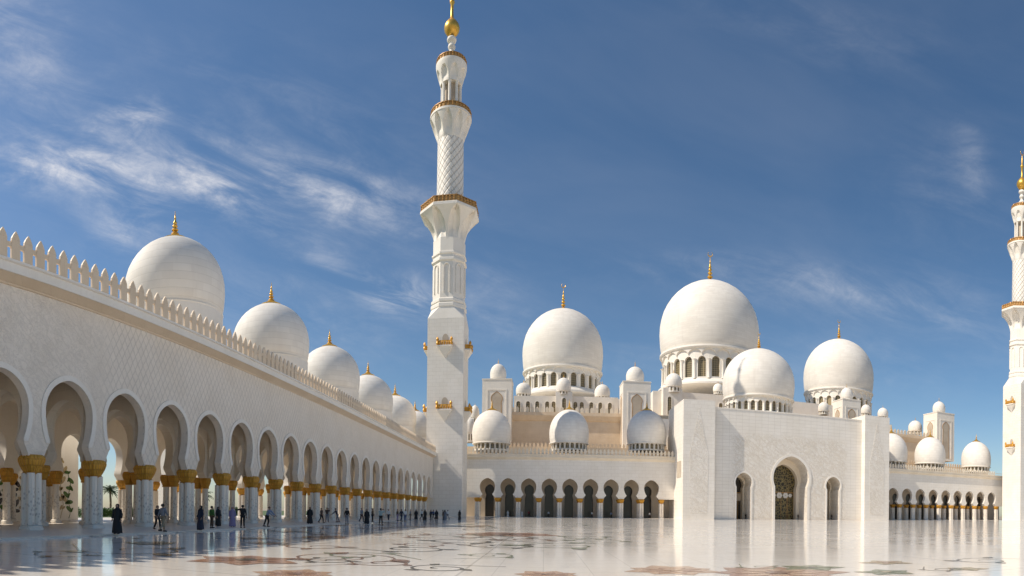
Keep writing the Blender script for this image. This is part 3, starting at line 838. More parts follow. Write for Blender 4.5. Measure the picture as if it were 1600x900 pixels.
for x, R, zt, zn, wide in doors:
    pts = door_arch(x, R, zt, zn)
    tr = part('arch_trim', MB().poly([ring_trim(pts, .7 if wide else .45)], lambda u, v: (u, YR - .12, v), lambda u, v: (u, YR + .05, v)), 'plain_marble', portal, 30)
    # second, smaller order inside
    inner = door_arch(x, R * .80, zt - R * .35, zn)
    ip = [(x - R * 1.02, zt + .2), (x - R * 1.02, .02)] + inner + [(x + R * 1.02, .02), (x + R * 1.02, zt + .2)]
    part('inner_arch', MB().poly([ip], lambda u, v: (u, YR + 5.22, v), lambda u, v: (u, YR + 7.0, v)), 'cream_stone', portal, 30)
    door = part('door', MB().box(x - R * 1.02, x + R * 1.02, YR + 7.02, YR + 7.2, .02, zt + .1), 'bronze_screen' if wide else 'glazing', portal, 0)
    fr = MB()
    hw = R * .72
    for u in (-hw, -hw * .5, 0, hw * .5, hw): fr.box(x + u - .06, x + u + .06, YR + 6.94, YR + 7.01, .02, zn - .4)
    fr.box(x - hw, x + hw, YR + 6.92, YR + 7.01, zn - .5, zn - .3)
    part('gold_frame', fr, 'bronze_rail', door, 0)
    if wide:
        fl = MB()
        for u, r in ((-.55, .8), (-.12, .95), (.32, .9), (.66, .6)):
            for q in range(6):
                a = 2 * PI * q / 6
                fl.lathe([(.02, -.03), (r * .42, -.03), (r * .42, .03), (.02, .03)], (0, 0, 0), seg=10)
                vs = fl.bm.verts[:][-40:]
                bmesh.ops.rotate(fl.bm, verts=vs, cent=(0, 0, 0), matrix=Matrix.Rotation(PI / 2, 3, 'X'))
                bmesh.ops.translate(fl.bm, verts=vs, vec=(x + u * R * .8 + r * .5 * math.cos(a), YR + 6.93 + .004 * q, zn - 1.2 + r * .5 * math.sin(a)))
        part('flower_panel', fl, 'canvas', door, 0)
    else:
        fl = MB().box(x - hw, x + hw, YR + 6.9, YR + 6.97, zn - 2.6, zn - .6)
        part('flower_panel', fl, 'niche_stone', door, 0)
part('door_step', MB().box(pL1, pR0, YR - .9, YR + 7, -.3, .018), 'walkway_stone', portal, 0)

# ------------------------------------------------------------------ prayer hall masses
YH = 178.0
hall = thing('prayer_hall', 'sand coloured prayer hall block with white upper storey behind the galleries', 'building', (64.3, YH, 0))
zh1 = at_y(880, 645, YH).z                      # top of sand wall
zh2 = at_y(880, 618, YH + 6).z                  # top of white storey
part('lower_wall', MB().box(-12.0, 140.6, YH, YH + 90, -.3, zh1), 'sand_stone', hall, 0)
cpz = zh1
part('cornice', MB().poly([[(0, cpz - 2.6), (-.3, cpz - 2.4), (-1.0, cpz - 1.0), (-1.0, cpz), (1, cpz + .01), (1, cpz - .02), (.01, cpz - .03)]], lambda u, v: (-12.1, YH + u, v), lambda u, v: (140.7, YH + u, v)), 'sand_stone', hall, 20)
mh = part('merlon', merlon_mb(1.7, .5, .25, 'x'), 'cream_stone', hall, 0, local=True)
mh.location = (-10 - 64.3, -.6, cpz)
nm = 0
for i in range(1, 100):
    x = -10 + 1.52 * i
    if 34 < x < 96: continue
    copy_to(mh, hall, (x - 64.3, -.6, cpz))
# white storey blocks under the three great domes
def storey(x0, x1, y0, y1, z0, z1, wins, name='upper_storey'):
    o = part(name, MB().box(x0, x1, y0, y1, z0, z1), 'plain_marble', hall, 0)
    w0 = None
    for wx in wins:
        mb = MB().poly([window_pts(.62, z0 + (z1 - z0) * .22, z0 + (z1 - z0) * .74, 10, .1)], lambda u, v: (wx + u, y0 - .03, v), lambda u, v: (wx + u, y0 + .05, v))
        w = part('window', mb, 'window_screen', o, 0)
        fr = ring_trim(window_pts(.62, z0 + (z1 - z0) * .22, z0 + (z1 - z0) * .74, 10, .1), .22)
        part('window_frame', MB().poly([fr], lambda u, v: (wx + u, y0 - .14, v), lambda u, v: (wx + u, y0 + .04, v)), 'plain_marble', o, 20)
    return o
YS = YH + 7
xa, xb = at_y(803, 630, YS).x, at_y(966, 630, YS).x
zs = at_y(880, 619, YS).z
wins = [at_y(px, 630, YS).x for px in (810, 825, 839.5, 855, 865, 899, 909, 924, 938, 953)]
storey(xa, xb, YS, YS + 60, zh1 - .3, zs, wins)
cxm = at_y(881, 630, YS).x
storey(cxm - 2.6, cxm + 2.6, YS - 2.2, YS - .01, zh1 - .2, zs + 1.0, [cxm], 'window_bay')
# centre block round the main dome
xm0, xm1 = at_y(1020, 640, YS + 6).x, 110.5
zm = at_y(1050, 612, YS + 6).z
storey(xm0, xm1, YS + 6, YS + 70, zh1 - .3, zm, [at_y(px, 640, YS + 6).x for px in (1126,)])
storey(at_y(1036, 640, YS + 3).x, at_y(1066, 640, YS + 3).x, YS + 3, YS + 5.99, zh1 - .2, zm + .6, [at_y(1046, 640, YS + 3).x], 'window_bay')
storey(xb + .5, xm0 - .5, YS + 10, YS + 60, zh1 - .3, zs + 1.5, [], 'link_block')
# right block
xr0, xr1 = 84.0, at_y(1360, 640, YS + 2).x
storey(xr0, xr1 + 14, YS + 8, YS + 60, zh1 - .3, zs - .5, [])
# stepped side wing beside the portal
storey(at_y(1032, 660, 166).x, pL0 + 2.0, 166, YH - .02, 10, at_y(1050, 655, 166).z, [at_y(1047, 680, 166).x], 'side_wing')

# great domes
def great(px, y_ring, y_top, half, Y, lab, y_foot, nwin, fin, drum_r=.925):
    x, z0, z1, R = by_px(px, y_ring, y_top, half, Y)
    zfoot = at_y(px, y_foot, Y).z
    # the shell's ring is seen from below: its near edge stands half[px] of depth closer
    t = make_dome('great_dome', lab, 'dome', (x, Y, zfoot), R, 'great domes of the prayer hall', sq=(z1 - z0) / (1.49 * R), drum_h=z0 - zfoot, drum_r=drum_r, nwin=nwin, win=(.58, .12, .70), fin_h=fin, fin_r=R * .056, big=True, seg=96)
    # sloping skirt roof at the foot of the drum
    part('skirt_roof', MB().lathe([(R * 1.02, -1.2), (R * 1.02, -.6), (R * .93, .9), (R * .5, 1.0)], seg=64), 'plain_marble', t, 30)
    return t
XM = 64.3
Yb = 219.5
great(1108, 561, 440, 78.0, Yb, 'largest white dome, over the middle of the prayer hall with a crescent finial', 611, 22, 10.5)
great(879, 585, 483, 63.0, Yb, 'left great white dome behind two square turrets, over a drum of dark arched windows', 619, 24, 8.6)
great(1310, 617, 530, 55.0, Yb, 'right great white dome half hidden at the foot by the portal pylon', 655, 24, 7.6)
d2 = great(1185, 627, 545, 56.5, 165.5, 'white dome standing right behind the portal wall with a small finial shadow on it', 655, 30, 4.6)

# small domes on the roof line
def small(px, yb, yt, half, Y, lab, dh=1.2):
    x, zb, zt, R = by_px(px, yb, yt, half, Y)
    return make_dome('small_dome', lab, 'small dome', (x, Y, zb - dh), R, 'small domes of the roof line', sq=max(.7, (zt - zb) / (1.49 * R)), drum_h=dh, drum_r=.86, nwin=12, win=(.5, .2, .8), fin_h=R * .55, fin_r=R * .06, seg=32)
small(818, 616, 598, 12, YS + 3, 'small white dome at the left corner of the storey under the left great dome', 1.2)
small(880.5, 612, 590, 11.8, YS - .6, 'small white dome over the window bay in front of the left great dome', 1.2)
small(941, 620, 600.5, 12.2, YS + 3, 'small white dome at the right corner of the storey under the left great dome', 1.2)
small(1052.5, 605, 583, 13.2, YS + 4.4, 'small white dome over the window bay at the foot of the largest dome', 2.0)
small(1122, 612, 599, 8, YS + 14, 'small white dome peeping out between the largest dome and the portal dome', 1.0)
small(1287, 643, 628, 9, 176, 'small white dome on the portal roof before the right great dome', 1.2)
small(1353, 646, 632, 8, 182, 'small white dome tucked behind the right portal pylon', 1.2)
small(1379.5, 651, 637, 8.5, 172, 'small white dome peeking over the right portal pylon against the sky', 1.2)
small(1243, 648, 634, 9, 200, 'small white dome low in the gap left of the right great dome', 1.2)
small(1430, 674, 657, 11, 186, 'flat white dome with a gold finial on the sand wall beside the right turret', 1.2)
small(734, 676, 652, 9, 172, 'small cream dome squeezed beside the near minaret', 3.0)
small(742, 652, 633, 7, 190, 'tiny cream cupola between the near minaret and the left turret', 3.0)

# square turrets
def turret(px, y_top, y_foot, w, Y, dome_half, dome_top, lab):
    p = at_y(px, y_top, Y); foot = at_y(px, y_foot, Y).z
    t = thing('turret', lab, 'turret', (p.x, Y, foot), 'square turrets of the prayer hall')
    x0, x1, y0, y1 = p.x - w / 2, p.x + w / 2, Y, Y + w
    zt = p.z
    h = zt - foot
    body = part('body', MB().box(x0, x1, y0, y1, foot, zt), 'plain_marble', t, 0)
    part('coping', MB().box(x0 - .12, x1 + .12, y0 - .12, y1 + .12, zt, zt + .3), 'plain_marble', t, 0)
    # framed niche with a horseshoe head, on the two faces towards the court
    def face(m):
        fw = w * .30; z1 = zt - h * .14; z0 = foot + h * .05
        outer = [(-fw - .35, z0), (-fw - .35, z1), (fw + .35, z1), (fw + .35, z0)]
        frame = [(-fw - .35, z0), (-fw - .35, z1), (fw + .35, z1), (fw + .35, z0), (fw, z0), (fw, z1 - .35), (-fw, z1 - .35), (-fw, z0)]
        part('niche_frame', MB().poly([frame], lambda u, v: m(u, .12, v), lambda u, v: m(u, -.02, v)), 'plain_marble', body, 0)
        R = w * .185; zc = z1 - 1.2 - R
        a = arch_pts(R * .95, z0, R * .8, zc - .5 * R, R, zc, 16, .25, 1.0)
        part('niche', MB().poly([a], lambda u, v: m(u, .05, v), lambda u, v: m(u, -.02, v)), 'niche_stone', body, 30)  # flat panel, the hollow's shade is put into its darker colour
        part('gold_trim', MB().poly([ring_trim(a, .16)], lambda u, v: m(u, .09, v), lambda u, v: m(u, -.01, v)), 'bronze_rail', body, 30)
    face(lambda u, d, v: (p.x + u, y0 - d, v))
    face(lambda u, d, v: (x0 - d, (y0 + y1) / 2 + u, v))
    r = math.hypot(p.x, Y)
    R = dome_half * r / F
    zd = at_y(px, dome_top, Y).z
    part('pedestal', MB().lathe([(R * 1.0, 0), (R * 1.0, .4), (R * .9, .5), (R * .9, 1.1)], (p.x, Y + w / 2, zt + .3), seg=32), 'plain_marble', t)
    dm = part('dome_shell', MB().lathe(dome_shell(R, max(.8, (zd - zt - 1.0) / (1.49 * R))), (p.x, Y + w / 2, zt + 1.1), seg=40), 'dome_marble', t, 50)
    f = finial_mb(R * .7, R * .06); bmesh.ops.translate(f.bm, verts=f.bm.verts[:], vec=(p.x, Y + w / 2, zd + .1))
    part('finial', f, 'gold_leaf', t)
    return t
turret(776.5, 593, 700, 8.8, 172.7, 13, 563, 'square white turret with arched niche nearest the near minaret')
turret(995.5, 597, 705, 8.4, 172.7, 14.5, 568, 'square white turret standing between the left great dome and the largest dome')
turret(1331, 625, 700, 7.2, 172.7, 10, 603, 'square white turret on the portal roof before the right great dome')
turret(1478, 646, 720, 8.6, 172.7, 10.2, 625, 'square white turret seen cornerwise at the right end of the prayer hall')

# ------------------------------------------------------------------ minarets
def zmn(px, py): return at_y(px, py, 142.3).z
def build_minaret(label, loc):
    t = thing('minaret', label, 'minaret', loc, 'minarets at the court corners', local=True)
    m = 142.3 / math.cos(0.17) / F           # metres per photo pixel at the axis
    hw = 4.42
    zs_ = zmn(697, 506); zo = zmn(698, 488); z1 = zmn(699, 475); z2 = zmn(699, 416); z3 = zmn(699, 406)
    z4 = zmn(699, 384); z5 = zmn(699.5, 341)
    base = part('square_shaft', MB().box(-hw, hw, -hw, hw, -.3, zs_), 'white_marble', t, 0)
    mb = MB()
    def octa(r, z): return [(r / math.cos(PI / 8) * math.cos(PI / 8 + k * PI / 4), r / math.cos(PI / 8) * math.sin(PI / 8 + k * PI / 4), z) for k in range(8)]
    # chamfered step from square to octagon
    ro = 4.25
    sqp = [mb.v(x, y, zs_) for x, y in ((hw, hw), (-hw, hw), (-hw, -hw), (hw, -hw))]
    oc = [mb.v(*q) for q in octa(ro - .15, zo)]
    mb.face(sqp[::-1])
    for i in range(4):
        a, b = oc[2 * i], oc[2 * i + 1]
        mb.face([sqp[i], b, a])
        nx = oc[(2 * i + 2) % 8]
        mb.face([sqp[i], sqp[(i + 1) % 4], nx, b])
    mb.face(oc)
    part('chamfer', mb, 'plain_marble', t, 0)
    def octring(prof): return MB().lathe([(r / math.cos(PI / 8), z) for r, z in prof], seg=8, phase=PI / 8)
    shaft = part('octagon_shaft', octring([(ro - .15, zo), (ro, zo + .2), (ro, zo + .9), (ro - .35, zo + 1.3), (ro - .35, z1 - .8), (ro - .1, z1 - .6), (ro - .1, z1), (ro - .45, z1 + .3), (ro - .45, z2 - .3), (ro - .1, z2), (ro - .1, z2 + .5), (ro - .4, z2 + .7), (ro - .4, z3 - .2), (ro - .15, z3), (ro - .15, z3 + .4), (ro - .45, z3 + .6), (ro - .45, z4), (ro - .45, z4 + .5)]), 'plain_marble', t, 20)
    # blind niches round the shaft
    wpts = window_pts(.62, z1 + 1.6, z2 - .9, 10, .3)
    n0 = part('blind_niche', MB().poly([ring_trim(wpts, .2)], lambda u, v: (ro - .45 + .24, u, v), lambda u, v: (ro - .47, u, v)), 'plain_marble', shaft, 0)
    n1 = part('niche_panel', MB().poly([wpts], lambda u, v: (ro - .45 + .01, u, v), lambda u, v: (ro - .47, u, v)), 'plain_marble', shaft, 0)
    for k in range(1, 8):
        copy_to(n0, shaft, rz=k * PI / 4); copy_to(n1, shaft, rz=k * PI / 4)
    # flaring corbel with eight arched hollows
    rb = 6.95; H = z5 - z4
    ri = ro - .45
    def flute(a, n, z, z0, h, depth, ph=0.0):
        """scalloped hollows with pointed heads, n round the ring"""
        s_ = (z - z0) / h
        if s_ <= 0 or s_ >= .93: return 0.0
        c = abs((((a - ph) * n / (2 * PI)) % 1.0) - .5) * 2      # 0 at the middle of a hollow
        half = .80 * (1 - max(0, (s_ - .45) / .48)) ** .55
        if c >= half: return 0.0
        return depth * math.sqrt(1 - (c / half) ** 2) * min(1, s_ * 3)
    def octf(a): return 1 / math.cos(((a - PI / 8) % (PI / 4)) - PI / 8)
    fl = []
    for i in range(25):
        s = i / 24
        fl.append((ri + (rb - ri) * (s ** 1.8), z4 + H * s))
    part('corbel', MB().lathe(fl + [(rb, z5 + .55), (rb - .1, z5 + .7), (3, z5 + .7)], seg=256, lobes=lambda a, z: octf(a) - flute(a, 8, z, z4 + .2, H, .24)), 'plain_marble', t, 25)
    def railing(r, z, h, sides, name='railing'):
        mb = MB(); cz = math.cos(PI / sides); ph = PI / 8 if sides == 8 else 0
        seg = sides
        pr = lambda rr, za, zb: MB().lathe([(rr / cz, za), (rr / cz, zb), ((rr - .22) / cz, zb), ((rr - .22) / cz, za)], seg=seg, phase=ph)
        mb.extend(pr(r, z + h * .86, z + h)); mb.extend(pr(r, z, z + h * .14))
        cz2 = (r - .13) / cz
        mb.extend(MB().lathe([(cz2, z + h * .12), (cz2, z + h * .80), (cz2 - .06, z + h * .80), (cz2 - .06, z + h * .12)], seg=seg, phase=ph))
        n = 48 if sides == 8 else 32
        for k in range(n):
            a = 2 * PI * k / n + .04
            loc_a = ((a - ph) % (2 * PI / sides)) - PI / sides if sides == 8 else 0
            rr = r / math.cos(loc_a) - .11 if sides == 8 else r - .11
            x, y = rr * math.cos(a), rr * math.sin(a)
            big = (k % 5 == 0)
            mb.lathe([(.10, 0), (.26 if not big else .3, h * .3), (.12, h * .5), (.26, h * .7), (.10, h * (1.15 if big else .9))], (x, y, z), seg=6)
        o = part(name, mb, 'bronze_rail', t, 30)
        return o
    railing(rb - .1, z5 + .7, 1.5, 8)
    # braided cylinder
    zc0, zc1 = z5 + .7, zmn(701, 224)
    rc = 3.35
    part('braided_shaft', MB().lathe([(rc + .45, zc0), (rc + .45, zc0 + .5), (rc, zc0 + .9)] + [(rc - .12 * i / 12, zc0 + .9 + (zc1 - zc0 - .9) * i / 12) for i in range(1, 13)], seg=48), 'braided_marble', t, 40)
    zb2 = zmn(701, 190)
    rb2 = 5.05
    prof = [(rc - .12 + (rb2 - rc + .12) * (1 - (1 - s / 8) ** 1.9) * (.96 if s < 8 else 1), zc1 + (zb2 - zc1) * s / 8) for s in range(9)]
    prof = [(rc - .12 + (rb2 - rc + .12) * (1 - (1 - q / 20) ** 1.15), zc1 + (zb2 - zc1) * q / 20) for q in range(21)]
    part('round_corbel', MB().lathe(prof + [(rb2 + .1, zb2), (rb2 + .1, zb2 + .5), (2, zb2 + .5)], seg=192, lobes=lambda a, z: 1 - flute(a, 10, z, zc1 + .2, zb2 - zc1, .16)), 'plain_marble', t, 25)
    railing(rb2, zb2 + .5, 1.25, 28)
    # lantern of slender columns
    zl0, zl1 = zb2 + .5, zmn(702, 135)
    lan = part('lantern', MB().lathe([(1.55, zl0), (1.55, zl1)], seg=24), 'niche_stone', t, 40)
    c0 = part('lantern_column', MB().lathe([(.5, zl0), (.42, zl0 + .4), (.36, zl1 - .8), (.5, zl1)], (2.25, 0, 0), seg=10), 'plain_marble', lan, 40)
    for k in range(1, 8): copy_to(c0, lan, rz=k * PI / 4)
    zt3 = zmn(702, 108); rb3 = 3.85
    prof = [(2.7, zl1 - .2)] + [(2.75 + (rb3 - 2.75) * (1 - (1 - s / 6) ** 1.8), zl1 + (zt3 - zl1) * s / 6) for s in range(7)]
    prof = [(2.7, zl1 - .2)] + [(2.75 + (rb3 - 2.75) * (1 - (1 - q / 16) ** 1.25), zl1 + (zt3 - zl1) * q / 16) for q in range(17)]
    part('crown_corbel', MB().lathe(prof + [(rb3, zt3 + .4), (1, zt3 + .4)], seg=160, lobes=lambda a, z: 1 - flute(a, 8, z, zl1 - .2, (zt3 - zl1) * .85, .14)), 'plain_marble', t, 25)
    railing(rb3 - .1, zt3 + .4, 1.15, 28)
    # white beads, gold onion, spire
    zg0, zg1 = zmn(703, 57), zmn(703, 28)
    zb = zt3 + .4
    prof = [(1.5, zb), (1.3, zb + 1.2), (.62, zb + 1.6)]
    hh = zg0 - zb - 1.6
    for q, rr in ((.22, 1.1), (.55, .95), (.84, 1.2)):
        for a in range(-3, 4): prof.append((max(.55, rr * math.cos(a * PI / 7)), zb + 1.6 + hh * (q + .14 * math.sin(a * PI / 7))))
    part('bead_stack', MB().lathe(prof, seg=24), 'plain_marble', t, 60)
    Hh = zg1 - zg0
    on = [(.6, 0), (1.3, .1), (1.85, .28), (1.95, .42), (1.75, .58), (1.2, .76), (.65, .9), (.42, 1.0)]
    prof = [(r, zg0 + Hh * z) for r, z in on]
    zt = zmn(703, -22)
    prof += [(.34, zg1 + .5 * (zt - zg1) * .4), (.4, zg1 + (zt - zg1) * .42), (.62, zg1 + (zt - zg1) * .46), (.62, zg1 + (zt - zg1) * .50), (.3, zg1 + (zt - zg1) * .55), (.2, zg1 + (zt - zg1) * .85), (.04, zt)]
    fmb = MB().lathe(prof, seg=24)
    crescent(fmb, zt + .9, .9, .16)
    part('gold_onion', fmb, 'gold_leaf', t, 50)
    # little balconies on each face
    for zc in (zmn(693, 551), zmn(693, 647)):
        for k in range(4):
            R_ = Matrix.Rotation(k * PI / 2, 3, 'Z')
            mb = MB()
            # inverted pyramid bracket and slab on -Y face
            v = [mb.v(-1.7, -hw, zc), mb.v(1.7, -hw, zc), mb.v(1.7, -hw - 1.3, zc), mb.v(-1.7, -hw - 1.3, zc), mb.v(0, -hw, zc - 2.6)]
            for f in ((0, 1, 2, 3), (0, 3, 4), (3, 2, 4), (2, 1, 4), (1, 0, 4)): mb.face([v[i] for i in f])
            mb.box(-1.8, 1.8, -hw - 1.4, -hw - .001, zc + .003, zc + .3)
            bmesh.ops.rotate(mb.bm, verts=mb.bm.verts[:], cent=(0, 0, 0), matrix=R_)
            b = part('balcony', mb, 'plain_marble', t, 0)
            r_ = MB()
            for x in (-1.7, 1.7):
                r_.lathe([(.2, 0), (.34, .5), (.2, .9), (.36, 1.4), (.2, 1.75), (.04, 2.0)], (x, -hw - 1.25, zc + .3), seg=8)
            for x in (-1.15, -.6, 0, .6, 1.15):
                r_.lathe([(.1, 0), (.26, .5), (.12, .9), (.1, 1.1)], (x, -hw - 1.25, zc + .3), seg=6)
            r_.box(-1.7, 1.7, -hw - 1.36, -hw - 1.14, zc + 1.1, zc + 1.4)
            r_.box(-1.7, -1.5, -hw - 1.3, -hw - .02, zc + .5, zc + 1.4); r_.box(1.5, 1.7, -hw - 1.3, -hw - .02, zc + .5, zc + 1.4)
            bmesh.ops.rotate(r_.bm, verts=r_.bm.verts[:], cent=(0, 0, 0), matrix=R_)
            part('gold_rail', r_, 'gilded_palm', b, 0)
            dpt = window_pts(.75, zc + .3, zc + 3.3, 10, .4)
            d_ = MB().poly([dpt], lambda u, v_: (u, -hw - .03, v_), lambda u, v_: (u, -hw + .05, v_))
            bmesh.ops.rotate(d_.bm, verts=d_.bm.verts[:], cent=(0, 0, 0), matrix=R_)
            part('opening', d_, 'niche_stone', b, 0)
    return t
near_min = build_minaret('tall white minaret standing where the shaded arcade meets the front gallery', (-24.1, 142.3, 0))
copy_thing(near_min, (152.3, 142.3, 0), 'white minaret cut by the right edge of the picture beside the far gallery')

# ------------------------------------------------------------------ floor inlay
def petal(cx, cy, ang, L, w, n=14):
    pts = []
    for i in range(n + 1):
        s = i / n; pts.append((s * L, w * math.sin(PI * s ** .8)))
    for i in range(n - 1, 0, -1):
        s = i / n; pts.append((s * L, -w * math.sin(PI * s ** .8)))
    c, s_ = math.cos(ang), math.sin(ang)
    return [(cx + a * c - b * s_, cy + a * s_ + b * c) for a, b in pts]
LIFT = [0]
def sheet(mb, pts, z):
    LIFT[0] += 1; z += LIFT[0] * 0.00003      # no two inlaid pieces share a plane
    tri = tessellate_polygon([[Vector((u, v, 0)) for u, v in pts]])
    vs = [mb.v(u, v, z) for u, v in pts]
    for t in tri: mb.face([vs[i] for i in t])
def inlay(name, mb, m, parent=None):
    o = part(name, mb, m, parent, 0)
    if not parent: o['kind'] = 'structure'
    return o
def flower(x, y, R, cols, n=7, rot=0.0):
    a, b, c = MB(), MB(), MB()
    for k in range(n):
        an = rot + 2 * PI * k / n
        sheet(a, petal(x + .12 * R * math.cos(an), y + .12 * R * math.sin(an), an, R * (0.85 + .2 * ((k * 37) % 5) / 4), R * .36), .004)
        sheet(b, petal(x + .2 * R * math.cos(an), y + .2 * R * math.sin(an), an, R * .55, R * .13), .008)
    sheet(c, [(x + .2 * R * math.cos(2 * PI * k / 20), y + .2 * R * math.sin(2 * PI * k / 20)) for k in range(20)], .012)
    o = inlay('floor_marking', a, cols[0]); inlay('petal_inlay', b, cols[1], o); inlay('flower_centre', c, cols[2], o)
def ribbon(mb, pts, w, z=.004):
    LIFT[0] += 1; z += LIFT[0] * 0.00003
    n = len(pts); L, R_ = [], []
    for i, p in enumerate(pts):
        a, b = pts[max(i - 1, 0)], pts[min(i + 1, n - 1)]
        d = Vector((b[0] - a[0], b[1] - a[1])).normalized()
        ww = w * (.45 + .55 * math.sin(PI * min(1, (i + 1) / n)))
        L.append(mb.v(p[0] - d.y * ww, p[1] + d.x * ww, z)); R_.append(mb.v(p[0] + d.y * ww, p[1] - d.x * ww, z))
    for i in range(n - 1): mb.face([L[i], R_[i], R_[i + 1], L[i + 1]])
def swirl(x, y, r, turns, w, m, rot=0.0, leaves=True):
    mb = MB(); pts = []
    n = int(28 * turns)
    for i in range(n + 1):
        s = i / n; a = rot + 2 * PI * turns * s; rr = r * (1 - .8 * s)
        pts.append((x + rr * math.cos(a), y + rr * math.sin(a)))
    tail = [(pts[0][0] + (3 - i) * .9 * math.cos(rot - 1.3) * r * .5, pts[0][1] + (3 - i) * .9 * math.sin(rot - 1.3) * r * .5) for i in range(3)]
    ribbon(mb, tail + pts, w)
    if leaves:
        for k in range(3):
            i = int(n * (.1 + .22 * k)); sheet(mb, petal(pts[i][0], pts[i][1], rot + k * 2.1, r * .5, r * .14), .006)
    inlay('floor_marking', mb, m)
def fz(px, py): p = at_z(px, py, 0); return p.x, p.y
flower(*fz(1050, 891), 1.2, ('inlay_peach', 'inlay_rose', 'inlay_peach'), 8, .2)
flower(*fz(1215, 895), 1.65, ('inlay_rose', 'inlay_peach', 'inlay_brown'), 8, .5)
flower(*fz(1268, 887), .9, ('inlay_green', 'inlay_green', 'inlay_dark'), 5, 1.0)
flower(*fz(1385, 879), .8, ('inlay_ochre', 'inlay_peach', 'inlay_rose'), 5, .3)
flower(*fz(1385, 894), .75, ('inlay_green', 'inlay_green', 'inlay_ochre'), 5, .1)
flower(*fz(1510, 889), .6, ('inlay_ochre', 'inlay_green', 'inlay_ochre'), 5, .7)
flower(*fz(855, 898), .8, ('inlay_peach', 'inlay_rose', 'inlay_brown'), 7, .4)
flower(*fz(460, 897), .95, ('inlay_peach', 'inlay_rose', 'inlay_brown'), 8, .1)
flower(*fz(793, 835), 3.2, ('inlay_rose', 'inlay_brown', 'inlay_dark'), 8, .4)
swirl(*fz(690, 888), .95, 1.5, .05, 'inlay_dark', 1.2)
swirl(*fz(1540, 876), 1.2, 1.3, .05, 'inlay_dark', .2)
swirl(*fz(1470, 890), .5, 1.2, .035, 'inlay_dark', 2.2)
swirl(*fz(1190, 886), .6, 1.2, .03, 'inlay_green', 2.6)
swirl(*fz(730, 846), 2.3, 1.4, .12, 'inlay_dark', .5)
swirl(*fz(790, 853), 1.7, 1.4, .10, 'inlay_dark', 2.5)
swirl(*fz(640, 858), 1.6, 1.3, .08, 'inlay_dark', 4.0)
swirl(*fz(560, 868), 1.3, 1.3, .06, 'inlay_green', .4)
swirl(*fz(600, 880), .9, 1.3, .05, 'inlay_brown', 3.4)
swirl(*fz(760, 868), 1.0, 1.3, .05, 'inlay_green', 5.0)
swirl(*fz(520, 876), .9, 1.3, .05, 'inlay_dark', 1.9)
rr = random.Random(11)
for i in range(46):
    x = rr.uniform(-19.5, -6); y = rr.uniform(11, 70)
    q = rr.random()
    if q < .38: flower(x, y, rr.uniform(.7, 1.7), rr.choice((('inlay_rose', 'inlay_brown', 'inlay_dark'), ('inlay_peach', 'inlay_rose', 'inlay_brown'), ('inlay_ochre', 'inlay_brown', 'inlay_dark'), ('inlay_green', 'inlay_green', 'inlay_dark'))), rr.choice((5, 6, 8)), rr.uniform(0, 6))
    else: swirl(x, y, rr.uniform(.9, 2.2), rr.uniform(1.1, 1.6), rr.uniform(.04, .08), rr.choice(('inlay_dark', 'inlay_brown', 'inlay_green', 'inlay_brown')), rr.uniform(0, 6))
for i in range(14):
    x = rr.uniform(-7, 6); y = rr.uniform(24, 75)
    swirl(x, y, rr.uniform(1.0, 2.4), rr.uniform(1.1, 1.5), rr.uniform(.05, .09), rr.choice(('inlay_dark', 'inlay_brown', 'inlay_green')), rr.uniform(0, 6))

# ------------------------------------------------------------------ garden beyond the arcade
def leafy(mb, c, r, n, rnd, leaf=.35):
    for _ in range(n):
        a, b = rnd.uniform(0, 2 * PI), math.acos(rnd.uniform(-1, 1))
        k = rnd.random() ** .4
        p = Vector((c[0] + r[0] * k * math.sin(b) * math.cos(a), c[1] + r[1] * k * math.sin(b) * math.sin(a), c[2] + r[2] * k * math.cos(b)))
        d = Vector((rnd.gauss(0, 1), rnd.gauss(0, 1), rnd.gauss(0, 1))).normalized(); e = d.orthogonal().normalized(); f = d.cross(e)
        s = leaf * rnd.uniform(.6, 1.3)
        mb.face([mb.v(*(p + e * s)), mb.v(*(p + f * s * .5)), mb.v(*(p - e * s)), mb.v(*(p - f * s * .5))])
hedges = [(-64, 54, 1.3, 'clipped green hedge seen through the arcade behind the woman in the black robe'), (-64, 74, 1.2, 'low green hedge behind the couple by the gilded columns'),
          (-66, 92, 1.6, 'dark green bush seen low between far arcade columns'), (-66, 112, 1.6, 'dark bush at the end of the garden hedge row'), (-62, 38, 1.3, 'green hedge seen through the nearest arches')]
for i, (x, y, h, lab) in enumerate(hedges):
    t = thing('hedge', lab, 'hedge', (x, y, 0), 'hedges in the garden', local=True)
    rnd = random.Random(i)
    mb = MB()
    for q in range(7): leafy(mb, ((rnd.uniform(-1, 1)), -6 + 2 * q, h * .55), (1.2, 1.8, h * .65), 260, rnd, .26)
    part('foliage', mb, 'hedge_green', t, 0)
